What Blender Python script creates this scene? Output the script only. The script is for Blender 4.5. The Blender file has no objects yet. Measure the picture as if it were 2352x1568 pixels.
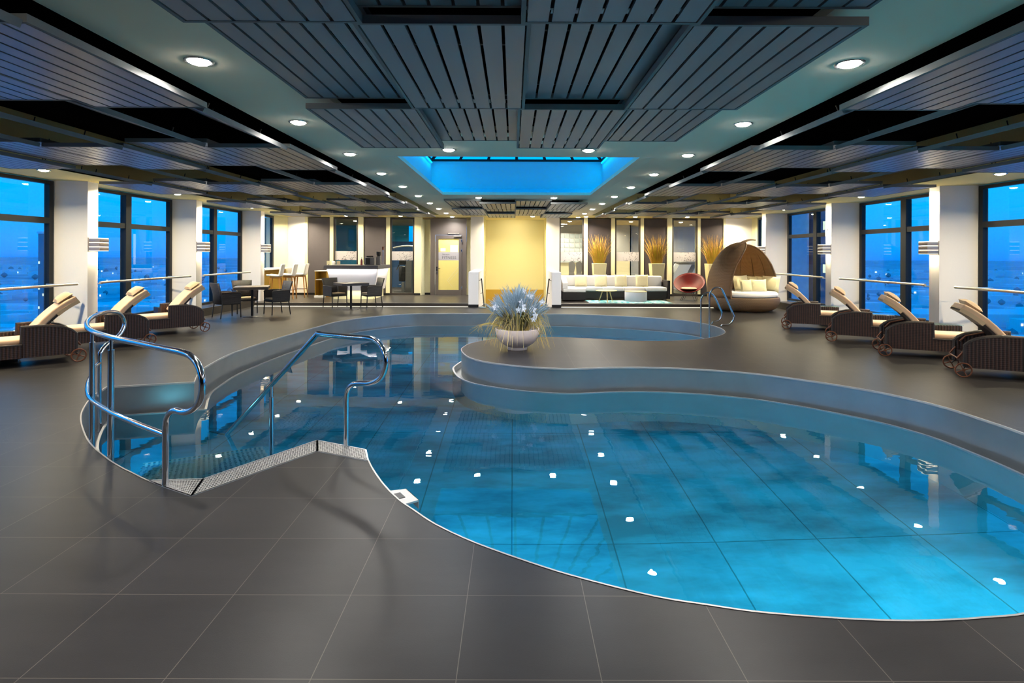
import bpy, bmesh, math, random
from mathutils import Vector, Matrix
random.seed(7)
PI = math.pi
C = bpy.context.scene.collection
sc = bpy.context.scene

# ------------------------------------------------------------------ camera
F = 1320.0; ROLL = 0.0038; CAMZ = 1.65
cam_d = bpy.data.cameras.new('camera'); cam = bpy.data.objects.new('camera', cam_d); C.objects.link(cam)
cam_d.sensor_width = 36; cam_d.lens = 36 * F / 2352
cam_d.shift_x = -2 / 2352; cam_d.shift_y = -201 / 2352
cam_d.clip_start = 0.05; cam_d.clip_end = 9000
cam.matrix_world = Matrix.Translation((0, 0, CAMZ)) @ Matrix.Rotation(PI/2, 4, 'X') @ Matrix.Rotation(ROLL, 4, 'Z')
sc.camera = cam

def G(px, py, z=0.0):
    """point of a horizontal plane at height z, measured off the survey of the hall"""
    dx = px - 1178; dy = py - 583
    ix = dx + ROLL*dy; iy = dy - ROLL*dx
    Y = F * (CAMZ - z) / iy
    return (ix*Y/F, Y)

# ------------------------------------------------------------------ materials
def srgb(r, g, b):
    def f(c):
        c /= 255.0
        return c/12.92 if c <= 0.04045 else ((c+0.055)/1.055)**2.4
    return (f(r), f(g), f(b), 1)

def mat(name, col, rough=0.5, metal=0.0, spec=0.5, noise=0.0, nscale=8.0, bump=0.0, bscale=60.0, sheen=0.0, coat=0.0):
    m = bpy.data.materials.new(name); m.use_nodes = True
    nt = m.node_tree; b = nt.nodes['Principled BSDF']
    b.inputs['Base Color'].default_value = col
    b.inputs['Roughness'].default_value = rough
    b.inputs['Metallic'].default_value = metal
    b.inputs['Specular IOR Level'].default_value = spec
    if sheen: b.inputs['Sheen Weight'].default_value = sheen
    if coat: b.inputs['Coat Weight'].default_value = coat
    tc = nt.nodes.new('ShaderNodeTexCoord')
    if noise:
        n = nt.nodes.new('ShaderNodeTexNoise'); n.inputs['Scale'].default_value = nscale; n.inputs['Detail'].default_value = 6
        nt.links.new(tc.outputs['Object'], n.inputs['Vector'])
        mx = nt.nodes.new('ShaderNodeMix'); mx.data_type = 'RGBA'
        k = 1-noise
        mx.inputs[6].default_value = (col[0]*k, col[1]*k, col[2]*k, 1)
        mx.inputs[7].default_value = tuple(min(1, c*(1+noise)) for c in col[:3]) + (1,)
        nt.links.new(n.outputs['Fac'], mx.inputs[0]); nt.links.new(mx.outputs[2], b.inputs['Base Color'])
    if bump:
        n2 = nt.nodes.new('ShaderNodeTexNoise'); n2.inputs['Scale'].default_value = bscale; n2.inputs['Detail'].default_value = 4
        nt.links.new(tc.outputs['Object'], n2.inputs['Vector'])
        bp = nt.nodes.new('ShaderNodeBump'); bp.inputs['Strength'].default_value = bump; bp.inputs['Distance'].default_value = 0.01
        nt.links.new(n2.outputs['Fac'], bp.inputs['Height']); nt.links.new(bp.outputs['Normal'], b.inputs['Normal'])
    return m

def emis(name, col, s):
    m = bpy.data.materials.new(name); m.use_nodes = True; nt = m.node_tree
    b = nt.nodes['Principled BSDF']
    b.inputs['Base Color'].default_value = (0.8, 0.8, 0.8, 1)
    b.inputs['Emission Color'].default_value = col; b.inputs['Emission Strength'].default_value = s
    return m

def wicker(name, c1, c2, k, horiz=False, rough=0.45):
    m = bpy.data.materials.new(name); m.use_nodes = True; nt = m.node_tree; b = nt.nodes['Principled BSDF']
    tc = nt.nodes.new('ShaderNodeTexCoord'); sp = nt.nodes.new('ShaderNodeSeparateXYZ')
    nt.links.new(tc.outputs['Object'], sp.inputs[0])
    def mth(op, a, bb=None):
        n = nt.nodes.new('ShaderNodeMath'); n.operation = op
        for i, v in enumerate((a, bb)):
            if v is None: continue
            if isinstance(v, (int, float)): n.inputs[i].default_value = v
            else: nt.links.new(v, n.inputs[i])
        return n.outputs[0]
    xy = mth('ADD', sp.outputs[0], sp.outputs[1])
    s1 = mth('SINE', mth('MULTIPLY', xy, k)); s2 = mth('SINE', mth('MULTIPLY', sp.outputs[2], k*(1.0 if horiz else 1.6)))
    h = mth('MULTIPLY', s1, s2) if horiz else mth('ADD', mth('MULTIPLY', s1, 0.8), mth('MULTIPLY', s2, 0.2))
    if horiz: h = mth('ADD', mth('MULTIPLY', h, 0.5), mth('MULTIPLY', s2, 0.5))
    fac = mth('ADD', mth('MULTIPLY', h, 0.5), 0.5)
    mx = nt.nodes.new('ShaderNodeMix'); mx.data_type = 'RGBA'; mx.inputs[6].default_value = c1; mx.inputs[7].default_value = c2
    nt.links.new(fac, mx.inputs[0]); nt.links.new(mx.outputs[2], b.inputs['Base Color'])
    bp = nt.nodes.new('ShaderNodeBump'); bp.inputs['Strength'].default_value = 0.6; bp.inputs['Distance'].default_value = 0.006
    nt.links.new(h, bp.inputs['Height']); nt.links.new(bp.outputs['Normal'], b.inputs['Normal'])
    b.inputs['Roughness'].default_value = rough
    return m

def tiles(name, col, grout, tw, td, ox, oy, rough, nz=0.14):
    m = bpy.data.materials.new(name); m.use_nodes = True; nt = m.node_tree; b = nt.nodes['Principled BSDF']
    tc = nt.nodes.new('ShaderNodeTexCoord')
    mp = nt.nodes.new('ShaderNodeMapping'); mp.vector_type = 'POINT'; mp.inputs['Location'].default_value = (-ox, -oy, 0)
    nt.links.new(tc.outputs['Object'], mp.inputs[0])
    br = nt.nodes.new('ShaderNodeTexBrick'); br.offset = 0; br.squash = 1
    br.inputs['Scale'].default_value = 1; br.inputs['Brick Width'].default_value = tw; br.inputs['Row Height'].default_value = td
    br.inputs['Mortar Size'].default_value = 0.0018; br.inputs['Mortar Smooth'].default_value = 0.0; br.inputs['Bias'].default_value = 0
    br.inputs['Color1'].default_value = tuple(c*0.93 for c in col[:3])+(1,); br.inputs['Color2'].default_value = tuple(c*1.07 for c in col[:3])+(1,)
    br.inputs['Mortar'].default_value = grout
    nt.links.new(mp.outputs[0], br.inputs['Vector'])
    n = nt.nodes.new('ShaderNodeTexNoise'); n.inputs['Scale'].default_value = 1.7; n.inputs['Detail'].default_value = 10; n.inputs['Roughness'].default_value = 0.65
    mp2 = nt.nodes.new('ShaderNodeMapping'); mp2.inputs['Scale'].default_value = (0.5, 1.6, 1)
    nt.links.new(tc.outputs['Object'], mp2.inputs[0]); nt.links.new(mp2.outputs[0], n.inputs['Vector'])
    rp = nt.nodes.new('ShaderNodeMapRange'); rp.inputs[1].default_value = 0.3; rp.inputs[2].default_value = 0.7
    rp.inputs[3].default_value = 1-nz; rp.inputs[4].default_value = 1+nz
    nt.links.new(n.outputs['Fac'], rp.inputs[0])
    mx = nt.nodes.new('ShaderNodeMix'); mx.data_type = 'RGBA'; mx.blend_type = 'MULTIPLY'; mx.inputs[0].default_value = 1
    nt.links.new(br.outputs['Color'], mx.inputs[6]); nt.links.new(rp.outputs[0], mx.inputs[7])
    nt.links.new(mx.outputs[2], b.inputs['Base Color'])
    b.inputs['Roughness'].default_value = rough; b.inputs['Specular IOR Level'].default_value = 0.14
    n3 = nt.nodes.new('ShaderNodeTexNoise'); n3.inputs['Scale'].default_value = 240; nt.links.new(tc.outputs['Object'], n3.inputs['Vector'])
    bp = nt.nodes.new('ShaderNodeBump'); bp.inputs['Strength'].default_value = 0.08; bp.inputs['Distance'].default_value = 0.004
    nt.links.new(n3.outputs['Fac'], bp.inputs['Height']); nt.links.new(bp.outputs['Normal'], b.inputs['Normal'])
    return m

M = {}
M['floor'] = tiles('slate_tile', srgb(46, 44, 44), srgb(88, 82, 76), 0.5638, 0.5490, -0.2135, 2.776, 0.36)
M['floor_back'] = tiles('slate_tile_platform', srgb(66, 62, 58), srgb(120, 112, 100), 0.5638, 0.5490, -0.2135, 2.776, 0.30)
M['dark_trim'] = mat('dark_plinth', srgb(52, 46, 42), 0.5, noise=0.12, nscale=3)
M['plaster'] = mat('ceiling_plaster', srgb(248, 236, 206), 0.9, spec=0.2, bump=0.05, bscale=120)
M['soffit'] = mat('soffit_plaster_warm_bounce', srgb(248, 230, 160), 0.9, spec=0.2, bump=0.05, bscale=120)  # warm bounce of the perimeter downlights is put into this plaster tint
M['wall'] = mat('ivory_wall', srgb(243, 238, 234), 0.85, spec=0.2, bump=0.08, bscale=90)
M['cream'] = mat('cream_wall', srgb(240, 232, 190), 0.8, spec=0.2)
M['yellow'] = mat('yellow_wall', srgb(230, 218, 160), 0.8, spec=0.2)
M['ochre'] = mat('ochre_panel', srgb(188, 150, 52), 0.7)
M['charcoal'] = mat('charcoal_panel', srgb(82, 76, 80), 0.75, noise=0.05)
M['charcoal_d'] = mat('charcoal_panel_dark', srgb(62, 54, 56), 0.75, noise=0.05)
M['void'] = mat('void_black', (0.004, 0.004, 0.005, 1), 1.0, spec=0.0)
M['sky_shaft'] = mat('skylight_shaft_plaster', srgb(200, 215, 225), 0.9, spec=0.1)
M['frame'] = mat('window_frame_metal', srgb(24, 28, 32), 0.5, 0.0, 0.3)
M['door_frame'] = mat('door_frame_metal', srgb(100, 92, 88), 0.45, 0.2)
M['chrome'] = mat('polished_steel', (0.72, 0.74, 0.77, 1), 0.12, 1.0)
M['steel'] = mat('brushed_steel', (0.36, 0.385, 0.40, 1), 0.33, 0.9, noise=0.18, nscale=2.5, bump=0.04, bscale=14)
M['steel_l'] = mat('steel_edge', (0.5, 0.52, 0.54, 1), 0.35, 0.9)
M['railm'] = mat('satin_rail', (0.72, 0.68, 0.60, 1), 0.3, 0.9)
M['grate'] = mat('grate_steel', (0.42, 0.41, 0.40, 1), 0.4, 0.5)
M['step'] = mat('step_grate_steel', (0.50, 0.72, 0.74, 1), 0.5, 0.1)
M['panel'] = mat('ceiling_panel_metal', (0.30, 0.315, 0.335, 1), 0.40, 0.45, bump=0.02, bscale=400)
M['panel_side'] = mat('ceiling_panel_side_metal', (0.33, 0.32, 0.325, 1), 0.32, 0.6, bump=0.02, bscale=400)
M['panel_rim'] = mat('ceiling_panel_rim', (0.22, 0.22, 0.215, 1), 0.7, 0.0, 0.2)
M['bulb'] = emis('downlight_glow', (1.0, 0.97, 0.88, 1), 60)
M['bulb_w'] = emis('downlight_glow_warm', (1.0, 0.90, 0.62, 1), 42)
M['ring'] = mat('downlight_ring', srgb(190, 195, 195), 0.25, 0.8)
M['led'] = emis('led_strip_cream', (1.0, 0.88, 0.62, 1), 1.15)
M['led_w'] = emis('led_strip_white', (1.0, 0.95, 0.88, 1), 3.0)
M['added_blue'] = emis('added_blue_glow', (0.0, 0.42, 1.0, 1), 3.0)
M['slot'] = emis('sconce_slot_glow', (1.0, 0.86, 0.55, 1), 2.4)
M['sconce'] = mat('sconce_metal', srgb(170, 158, 152), 0.35, 0.4)
M['wick_dark'] = wicker('dark_wicker', srgb(14, 9, 9), srgb(72, 46, 38), 150)
M['wick_chair'] = wicker('chair_wicker', srgb(12, 9, 9), srgb(40, 30, 27), 260, horiz=True)
M['wick_tan'] = wicker('tan_wicker', srgb(112, 88, 66), srgb(178, 150, 120), 150, horiz=True, rough=0.5)
nt_ = M['wick_tan'].node_tree; tr_ = nt_.nodes.new('ShaderNodeBsdfTranslucent'); tr_.inputs[0].default_value = srgb(190, 160, 120); mx_ = nt_.nodes.new('ShaderNodeMixShader'); mx_.inputs[0].default_value = 0.45
nt_.links.new(nt_.nodes['Principled BSDF'].outputs[0], mx_.inputs[1]); nt_.links.new(tr_.outputs[0], mx_.inputs[2]); nt_.links.new(mx_.outputs[0], nt_.nodes['Material Output'].inputs[0])
M['wick_rim'] = mat('dark_wicker_rim', srgb(36, 26, 24), 0.5, bump=0.5, bscale=120)
M['cush_tan'] = mat('tan_cushion', srgb(222, 184, 150), 0.6, noise=0.05)
M['cush_beige'] = mat('beige_cushion', srgb(205, 176, 140), 0.7)
M['cream_fab'] = mat('cream_fabric', srgb(246, 232, 184), 0.85, sheen=0.2, noise=0.03)
M['white_fab'] = mat('white_fabric', srgb(244, 240, 234), 0.85, sheen=0.2)
M['bronze'] = mat('bronze_wheel', srgb(120, 76, 56), 0.4, 0.6)
M['black'] = mat('black_plastic', srgb(18, 18, 19), 0.45)
M['darkmetal'] = mat('dark_metal', srgb(40, 38, 38), 0.4, 0.6)
M['table_top'] = mat('dark_table_top', srgb(98, 84, 72), 0.35, noise=0.1, nscale=12)
M['table_edge'] = mat('dark_table_edge', srgb(44, 40, 42), 0.5)
M['oak'] = mat('oak_wood', srgb(206, 142, 66), 0.5, noise=0.15, nscale=20)
M['oak_l'] = mat('pale_oak_wood', srgb(226, 196, 140), 0.5, noise=0.1, nscale=20)
M['white'] = mat('white_lacquer', srgb(240, 238, 236), 0.4)
M['red'] = mat('red_weave', srgb(112, 16, 8), 0.5, noise=0.35, nscale=18)
M['bar_top'] = mat('bar_counter_top', srgb(92, 88, 92), 0.35)
M['bar_body'] = mat('bar_body_white', srgb(226, 222, 224), 0.6)
M['sofa_base'] = mat('dark_sofa_base', srgb(26, 20, 20), 0.6, bump=0.4, bscale=160)
M['pouf'] = mat('grey_felt', srgb(190, 190, 196), 0.9, noise=0.08, nscale=60)
M['pot'] = mat('cream_pot', srgb(240, 224, 168), 0.6, noise=0.04)
M['stone'] = mat('white_stone_bowl', srgb(226, 208, 202), 0.6, noise=0.06, nscale=30)
M['pebble'] = mat('white_pebble', srgb(225, 225, 228), 0.7)
M['reed1'] = mat('amber_reed', srgb(204, 158, 58), 0.7, noise=0.5, nscale=6)
M['reed2'] = mat('yellow_green_reed', srgb(196, 178, 40), 0.7, noise=0.3, nscale=6)
M['plume'] = mat('blue_grey_plume', srgb(158, 176, 184), 0.9, noise=0.45, nscale=9)
M['plume2'] = mat('grey_beige_stem', srgb(140, 134, 118), 0.8, noise=0.3, nscale=9)
M['grass'] = mat('straw_yellow_grass', srgb(222, 196, 112), 0.7, noise=0.3, nscale=12)
M['leaf'] = mat('olive_leaf', srgb(110, 98, 34), 0.6, noise=0.3, nscale=12)
M['petal'] = mat('white_petal', srgb(236, 238, 244), 0.6)
M['ink'] = mat('grey_lettering', srgb(84, 84, 88), 0.6)
M['bird'] = mat('bird_print_black', srgb(40, 40, 44), 0.6)
M['frost'] = mat('frosted_film', srgb(176, 172, 176), 0.7)
M['gym_wall'] = mat('gym_grey_wall', srgb(170, 168, 166), 0.8)
M['gym_blue'] = mat('gym_blue_wall', srgb(60, 160, 196), 0.7)
M['gym_dblue'] = mat('gym_deep_blue', srgb(14, 60, 100), 0.6)
M['gym_tile'] = mat('gym_beige_wall', srgb(205, 196, 164), 0.7)
M['gym_ceiling'] = mat('gym_ceiling_tan', srgb(150, 130, 90), 0.9)
M['machine'] = mat('machine_grey', srgb(120, 118, 118), 0.35, 0.4)
M['glassblock'] = mat('glass_block', srgb(190, 200, 205), 0.15)
M['mauve'] = mat('lavender_grey', srgb(150, 140, 158), 0.7)
M['pink'] = mat('rose_print', srgb(160, 60, 70), 0.6)

def glass_thin(name, tint, ior=1.5, gl=1.0):
    m = bpy.data.materials.new(name); m.use_nodes = True; nt = m.node_tree
    for n in list(nt.nodes): nt.nodes.remove(n)
    o = nt.nodes.new('ShaderNodeOutputMaterial'); mx = nt.nodes.new('ShaderNodeMixShader')
    t = nt.nodes.new('ShaderNodeBsdfTransparent'); t.inputs[0].default_value = tint
    g = nt.nodes.new('ShaderNodeBsdfGlossy'); g.inputs['Roughness'].default_value = 0.02; g.inputs[0].default_value = (gl, gl, gl, 1)
    fr = nt.nodes.new('ShaderNodeFresnel'); fr.inputs[0].default_value = ior
    ge = nt.nodes.new('ShaderNodeNewGeometry'); sb = nt.nodes.new('ShaderNodeMath'); sb.operation = 'SUBTRACT'; sb.inputs[0].default_value = 1.0
    ml = nt.nodes.new('ShaderNodeMath'); ml.operation = 'MULTIPLY'   # the pane reflects once, on its front faces
    nt.links.new(ge.outputs['Backfacing'], sb.inputs[1]); nt.links.new(fr.outputs[0], ml.inputs[0]); nt.links.new(sb.outputs[0], ml.inputs[1])
    nt.links.new(ml.outputs[0], mx.inputs[0]); nt.links.new(t.outputs[0], mx.inputs[1]); nt.links.new(g.outputs[0], mx.inputs[2])
    nt.links.new(mx.outputs[0], o.inputs[0]); return m
M['glass'] = glass_thin('window_glass', (0.93, 0.96, 0.98, 1))
M['glass_t'] = glass_thin('table_glass', (0.80, 0.92, 0.92, 1))

def door_glass():
    m = bpy.data.materials.new('frosted_door_glass'); m.use_nodes = True; nt = m.node_tree
    b = nt.nodes['Principled BSDF']; b.inputs['Base Color'].default_value = srgb(240, 230, 160); b.inputs['Roughness'].default_value = 0.35
    tr = nt.nodes.new('ShaderNodeBsdfTranslucent'); tr.inputs[0].default_value = srgb(250, 236, 160)
    mx = nt.nodes.new('ShaderNodeMixShader'); mx.inputs[0].default_value = 0.45
    o = nt.nodes['Material Output']
    nt.links.new(b.outputs[0], mx.inputs[1]); nt.links.new(tr.outputs[0], mx.inputs[2]); nt.links.new(mx.outputs[0], o.inputs[0])
    return m
M['door_glass'] = door_glass()

def water():
    m = bpy.data.materials.new('pool_water'); m.use_nodes = True; nt = m.node_tree
    for n in list(nt.nodes): nt.nodes.remove(n)
    o = nt.nodes.new('ShaderNodeOutputMaterial')
    g = nt.nodes.new('ShaderNodeBsdfGlossy'); g.inputs['Roughness'].default_value = 0.0; g.inputs[0].default_value = (0.95, 0.97, 1, 1)
    r = nt.nodes.new('ShaderNodeBsdfRefraction'); r.inputs['IOR'].default_value = 1.333; r.inputs['Roughness'].default_value = 0.0
    r.inputs[0].default_value = (0.62, 0.92, 1.0, 1)
    fr = nt.nodes.new('ShaderNodeFresnel'); fr.inputs[0].default_value = 1.333
    mx = nt.nodes.new('ShaderNodeMixShader')
    tc = nt.nodes.new('ShaderNodeTexCoord'); mp = nt.nodes.new('ShaderNodeMapping'); mp.inputs['Scale'].default_value = (0.9, 1.6, 1)
    n = nt.nodes.new('ShaderNodeTexNoise'); n.inputs['Scale'].default_value = 1.6; n.inputs['Detail'].default_value = 3
    bp = nt.nodes.new('ShaderNodeBump'); bp.inputs['Strength'].default_value = 0.35; bp.inputs['Distance'].default_value = 0.004
    nt.links.new(tc.outputs['Object'], mp.inputs[0]); nt.links.new(mp.outputs[0], n.inputs['Vector'])
    nt.links.new(n.outputs['Fac'], bp.inputs['Height'])
    for s in (g, r): nt.links.new(bp.outputs[0], s.inputs['Normal'])
    nt.links.new(fr.outputs[0], mx.inputs[0]); nt.links.new(r.outputs[0], mx.inputs[1]); nt.links.new(g.outputs[0], mx.inputs[2])
    nt.links.new(mx.outputs[0], o.inputs[0]); return m
M['water'] = water()

def pool_floor():
    m = bpy.data.materials.new('pool_floor_panels'); m.use_nodes = True; nt = m.node_tree; b = nt.nodes['Principled BSDF']
    tc = nt.nodes.new('ShaderNodeTexCoord')
    br = nt.nodes.new('ShaderNodeTexBrick'); br.offset = 0; br.inputs['Scale'].default_value = 1
    br.inputs['Brick Width'].default_value = 0.92; br.inputs['Row Height'].default_value = 2.6
    br.inputs['Mortar Size'].default_value = 0.008; br.inputs['Mortar Smooth'].default_value = 0.4
    br.inputs['Color1'].default_value = (0.07, 0.46, 0.62, 1); br.inputs['Color2'].default_value = (0.08, 0.51, 0.67, 1); br.inputs['Mortar'].default_value = (0.02, 0.22, 0.28, 1)
    nt.links.new(tc.outputs['Object'], br.inputs['Vector'])
    mp = nt.nodes.new('ShaderNodeMapping'); mp.inputs['Scale'].default_value = (0.8, 1.9, 1); nt.links.new(tc.outputs['Object'], mp.inputs[0])
    n = nt.nodes.new('ShaderNodeTexNoise'); n.inputs['Scale'].default_value = 0.9; n.inputs['Detail'].default_value = 7; n.inputs['Roughness'].default_value = 0.6
    nt.links.new(mp.outputs[0], n.inputs['Vector'])
    rp = nt.nodes.new('ShaderNodeMapRange'); rp.inputs[1].default_value = 0.36; rp.inputs[2].default_value = 0.62; rp.inputs[3].default_value = 0.5; rp.inputs[4].default_value = 1.25
    nt.links.new(n.outputs['Fac'], rp.inputs[0])
    mx = nt.nodes.new('ShaderNodeMix'); mx.data_type = 'RGBA'; mx.blend_type = 'MULTIPLY'; mx.inputs[0].default_value = 1
    nt.links.new(br.outputs['Color'], mx.inputs[6]); nt.links.new(rp.outputs[0], mx.inputs[7]); nt.links.new(mx.outputs[2], b.inputs['Base Color'])
    b.inputs['Roughness'].default_value = 0.6
    return m
M['pool_floor'] = pool_floor()
M['pool_wall'] = mat('pool_wall_steel', (0.06, 0.20, 0.25, 1), 0.6, noise=0.2, nscale=2)

# ------------------------------------------------------------------ mesh builder
class MB:
    def __init__(s): s.v = []; s.f = []; s.sm = []
    def add(s, vs, fs, smooth=False):
        n = len(s.v); s.v += [tuple(v) for v in vs]; s.f += [tuple(i+n for i in f) for f in fs]; s.sm += [smooth]*len(fs); return s
    def box(s, x0, x1, y0, y1, z0, z1, mtx=None):
        vs = [Vector(p) for p in ((x0,y0,z0),(x1,y0,z0),(x1,y1,z0),(x0,y1,z0),(x0,y0,z1),(x1,y0,z1),(x1,y1,z1),(x0,y1,z1))]
        if mtx: vs = [mtx @ v for v in vs]
        return s.add(vs, [(0,3,2,1),(4,5,6,7),(0,1,5,4),(1,2,6,5),(2,3,7,6),(3,0,4,7)])
    def rbox(s, x0, x1, y0, y1, z0, z1, r=0.02, mtx=None, seg=3):
        bm = bmesh.new(); mm = Matrix.Translation(((x0+x1)/2, (y0+y1)/2, (z0+z1)/2)) @ Matrix.Diagonal((x1-x0, y1-y0, z1-z0, 1))
        bmesh.ops.create_cube(bm, size=1, matrix=mm)
        bmesh.ops.bevel(bm, geom=bm.edges[:], offset=min(r, 0.49*min(x1-x0, y1-y0, z1-z0)), segments=seg, affect='EDGES', profile=0.5)
        vs = [v.co.copy() for v in bm.verts]; bm.verts.index_update()
        fs = [tuple(v.index for v in f.verts) for f in bm.faces]; bm.free()
        if mtx: vs = [mtx @ v for v in vs]
        return s.add(vs, fs, True)
    def prism(s, pts, z0, z1, mtx=None, axis='z'):
        n = len(pts)
        if axis == 'z': vs = [Vector((p[0], p[1], z0)) for p in pts] + [Vector((p[0], p[1], z1)) for p in pts]
        elif axis == 'y': vs = [Vector((p[0], z0, p[1])) for p in pts] + [Vector((p[0], z1, p[1])) for p in pts]
        else: vs = [Vector((z0, p[0], p[1])) for p in pts] + [Vector((z1, p[0], p[1])) for p in pts]
        if mtx: vs = [mtx @ v for v in vs]
        fs = [tuple(range(n))[::-1], tuple(range(n, 2*n))] + [(i, (i+1) % n, n+(i+1) % n, n+i) for i in range(n)]
        return s.add(vs, fs)
    def tube(s, pts, r, seg=12, closed=False, cap=True):
        pts = [Vector(p) for p in pts]; n = len(pts)
        rs = r if isinstance(r, (list, tuple)) else [r]*n
        rings = []; up = None; vs = []
        for i in range(n):
            if closed: t = (pts[(i+1) % n]-pts[i-1])
            elif i == 0: t = pts[1]-pts[0]
            elif i == n-1: t = pts[-1]-pts[-2]
            else: t = (pts[i+1]-pts[i]).normalized() + (pts[i]-pts[i-1]).normalized()
            if t.length < 1e-9: t = Vector((0, 0, 1))
            t.normalize()
            if up is None:
                a = Vector((0, 0, 1)) if abs(t.z) < 0.9 else Vector((1, 0, 0)); u = t.cross(a).normalized()
            else:
                u = (up - t*up.dot(t))
                u = u.normalized() if u.length > 1e-6 else t.orthogonal().normalized()
            up = u; w = t.cross(u)
            for k in range(seg):
                a = 2*PI*k/seg; vs.append(pts[i] + (u*math.cos(a)+w*math.sin(a))*rs[i])
        fs = []
        m = n if closed else n-1
        for i in range(m):
            j = (i+1) % n
            for k in range(seg): fs.append((i*seg+k, i*seg+(k+1) % seg, j*seg+(k+1) % seg, j*seg+k))
        s.add(vs, fs, True)
        if cap and not closed:
            b = len(s.v)-len(vs)
            s.f.append(tuple(b+k for k in range(seg))[::-1]); s.sm.append(False)
            s.f.append(tuple(b+(n-1)*seg+k for k in range(seg))); s.sm.append(False)
        return s
    def lathe(s, prof, seg=32, a0=0, a1=2*PI, c=(0, 0, 0), smooth=True):
        full = abs(a1-a0-2*PI) < 1e-6; m = seg if full else seg+1; vs = []
        for k in range(m):
            a = a0+(a1-a0)*k/seg
            for r, z in prof: vs.append((c[0]+r*math.cos(a), c[1]+r*math.sin(a), c[2]+z))
        n = len(prof); fs = []
        for k in range(seg):
            k2 = (k+1) % m
            for i in range(n-1): fs.append((k*n+i, k2*n+i, k2*n+i+1, k*n+i+1))
        return s.add(vs, fs, smooth)
    def pillow(s, w, h, t, mtx, n=8):
        vs = []; fs = []
        def pt(i, j, sg):
            u = -1+2*i/n; v = -1+2*j/n
            e = (max(0, (1-abs(u)**2.6))*max(0, (1-abs(v)**2.6)))**0.45
            pin = 1-0.07*(1-abs(u)**2)*(abs(v)**4); pin2 = 1-0.07*(1-abs(v)**2)*(abs(u)**4)
            return mtx @ Vector((u*w/2*pin2, sg*t/2*e, v*h/2*pin))
        for sg in (-1, 1):
            b = len(vs)
            for j in range(n+1):
                for i in range(n+1): vs.append(pt(i, j, sg))
            for j in range(n):
                for i in range(n):
                    q = (b+j*(n+1)+i, b+j*(n+1)+i+1, b+(j+1)*(n+1)+i+1, b+(j+1)*(n+1)+i)
                    fs.append(q if sg < 0 else q[::-1])
        return s.add(vs, fs, True)
    def build(s, name, m, parent=None, loc=None, ang=35):
        me = bpy.data.meshes.new(name); me.from_pydata(s.v, [], s.f); me.materials.append(m)
        if any(s.sm):
            me.polygons.foreach_set('use_smooth', s.sm)
            me.set_sharp_from_angle(angle=math.radians(ang))
        me.update()
        o = bpy.data.objects.new(name, me); C.objects.link(o)
        if parent: o.parent = parent
        if loc: o.location = loc
        return o

def thing(name, label, cat, loc=(0, 0, 0), rz=0, group=None):
    o = bpy.data.objects.new(name, None); C.objects.link(o); o.empty_display_size = 0.1
    o.location = loc; o.rotation_euler = (0, 0, rz); o['label'] = label; o['category'] = cat
    if group: o['group'] = group
    return o
def tag(o, label, cat, group=None):
    o['label'] = label; o['category'] = cat
    if group: o['group'] = group
    return o
def struct(o): o['kind'] = 'structure'; return o
def dup(root, loc, rz=0, label=None, group=None):
    r = root.copy(); C.objects.link(r); r.location = loc; r.rotation_euler = (0, 0, rz)
    if label: r['label'] = label
    if group: r['group'] = group
    def rec(a, b):
        for ch in list(a.children):
            c = ch.copy(); C.objects.link(c); c.parent = b; rec(ch, c)
    rec(root, r); return r
def area(name, loc, rot, size, energy, col, parent=None, shape='DISK', size_y=None, spread=None):
    l = bpy.data.lights.new(name, 'AREA'); l.shape = shape; l.size = size
    if size_y: l.size_y = size_y
    l.energy = energy; l.color = col
    if spread: l.spread = math.radians(spread)
    o = bpy.data.objects.new(name, l); C.objects.link(o); o.location = loc; o.rotation_euler = rot
    if parent: o.parent = parent
    return o
def spline(pts, n=6, closed=False):
    """Catmull-Rom through 2-D or 3-D points"""
    P = [Vector(p) for p in pts]; out = []; N = len(P); rng = range(N if closed else N-1)
    for i in rng:
        if closed: a, b, c, d = P[i-1], P[i], P[(i+1) % N], P[(i+2) % N]
        else: a, b, c, d = P[max(i-1, 0)], P[i], P[i+1], P[min(i+2, N-1)]
        for k in range(n):
            t = k/n
            out.append(0.5*((2*b)+(c-a)*t+(2*a-5*b+4*c-d)*t*t+(3*b-a-3*c+d)*t**3))
    if not closed: out.append(P[-1])
    return out
def fill(loops, z, name, m, flip=False):
    bm = bmesh.new()
    for L in loops:
        vs = [bm.verts.new((p[0], p[1], z)) for p in L]
        for i in range(len(vs)): bm.edges.new((vs[i], vs[(i+1) % len(vs)]))
    bmesh.ops.triangle_fill(bm, edges=bm.edges[:], use_beauty=True)
    bmesh.ops.recalc_face_normals(bm, faces=bm.faces[:])
    for f in bm.faces:
        f.normal_update()
        if f.normal.z < 0: f.normal_flip()
    me = bpy.data.meshes.new(name); bm.to_mesh(me); bm.free(); me.materials.append(m)
    o = bpy.data.objects.new(name, me); C.objects.link(o); return o

# ------------------------------------------------------------------ key dimensions
ZC = 2.99          # ceiling
ZP = 0.115         # raised lounge platform
ZW = -0.33         # water level
YS = 17.87         # platform edge
YB = 21.24         # back wall
XL, XR = -8.60, 8.88      # window planes
PL, PR = -8.03, 8.20      # pier faces
YN = -2.4          # wall behind the camera
# light energies
UWE = 24; SKE = 15; DLC = 30; DLW = 48; SCE = 2.6; SKY = 1.25; EXPO = 0.45
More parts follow.
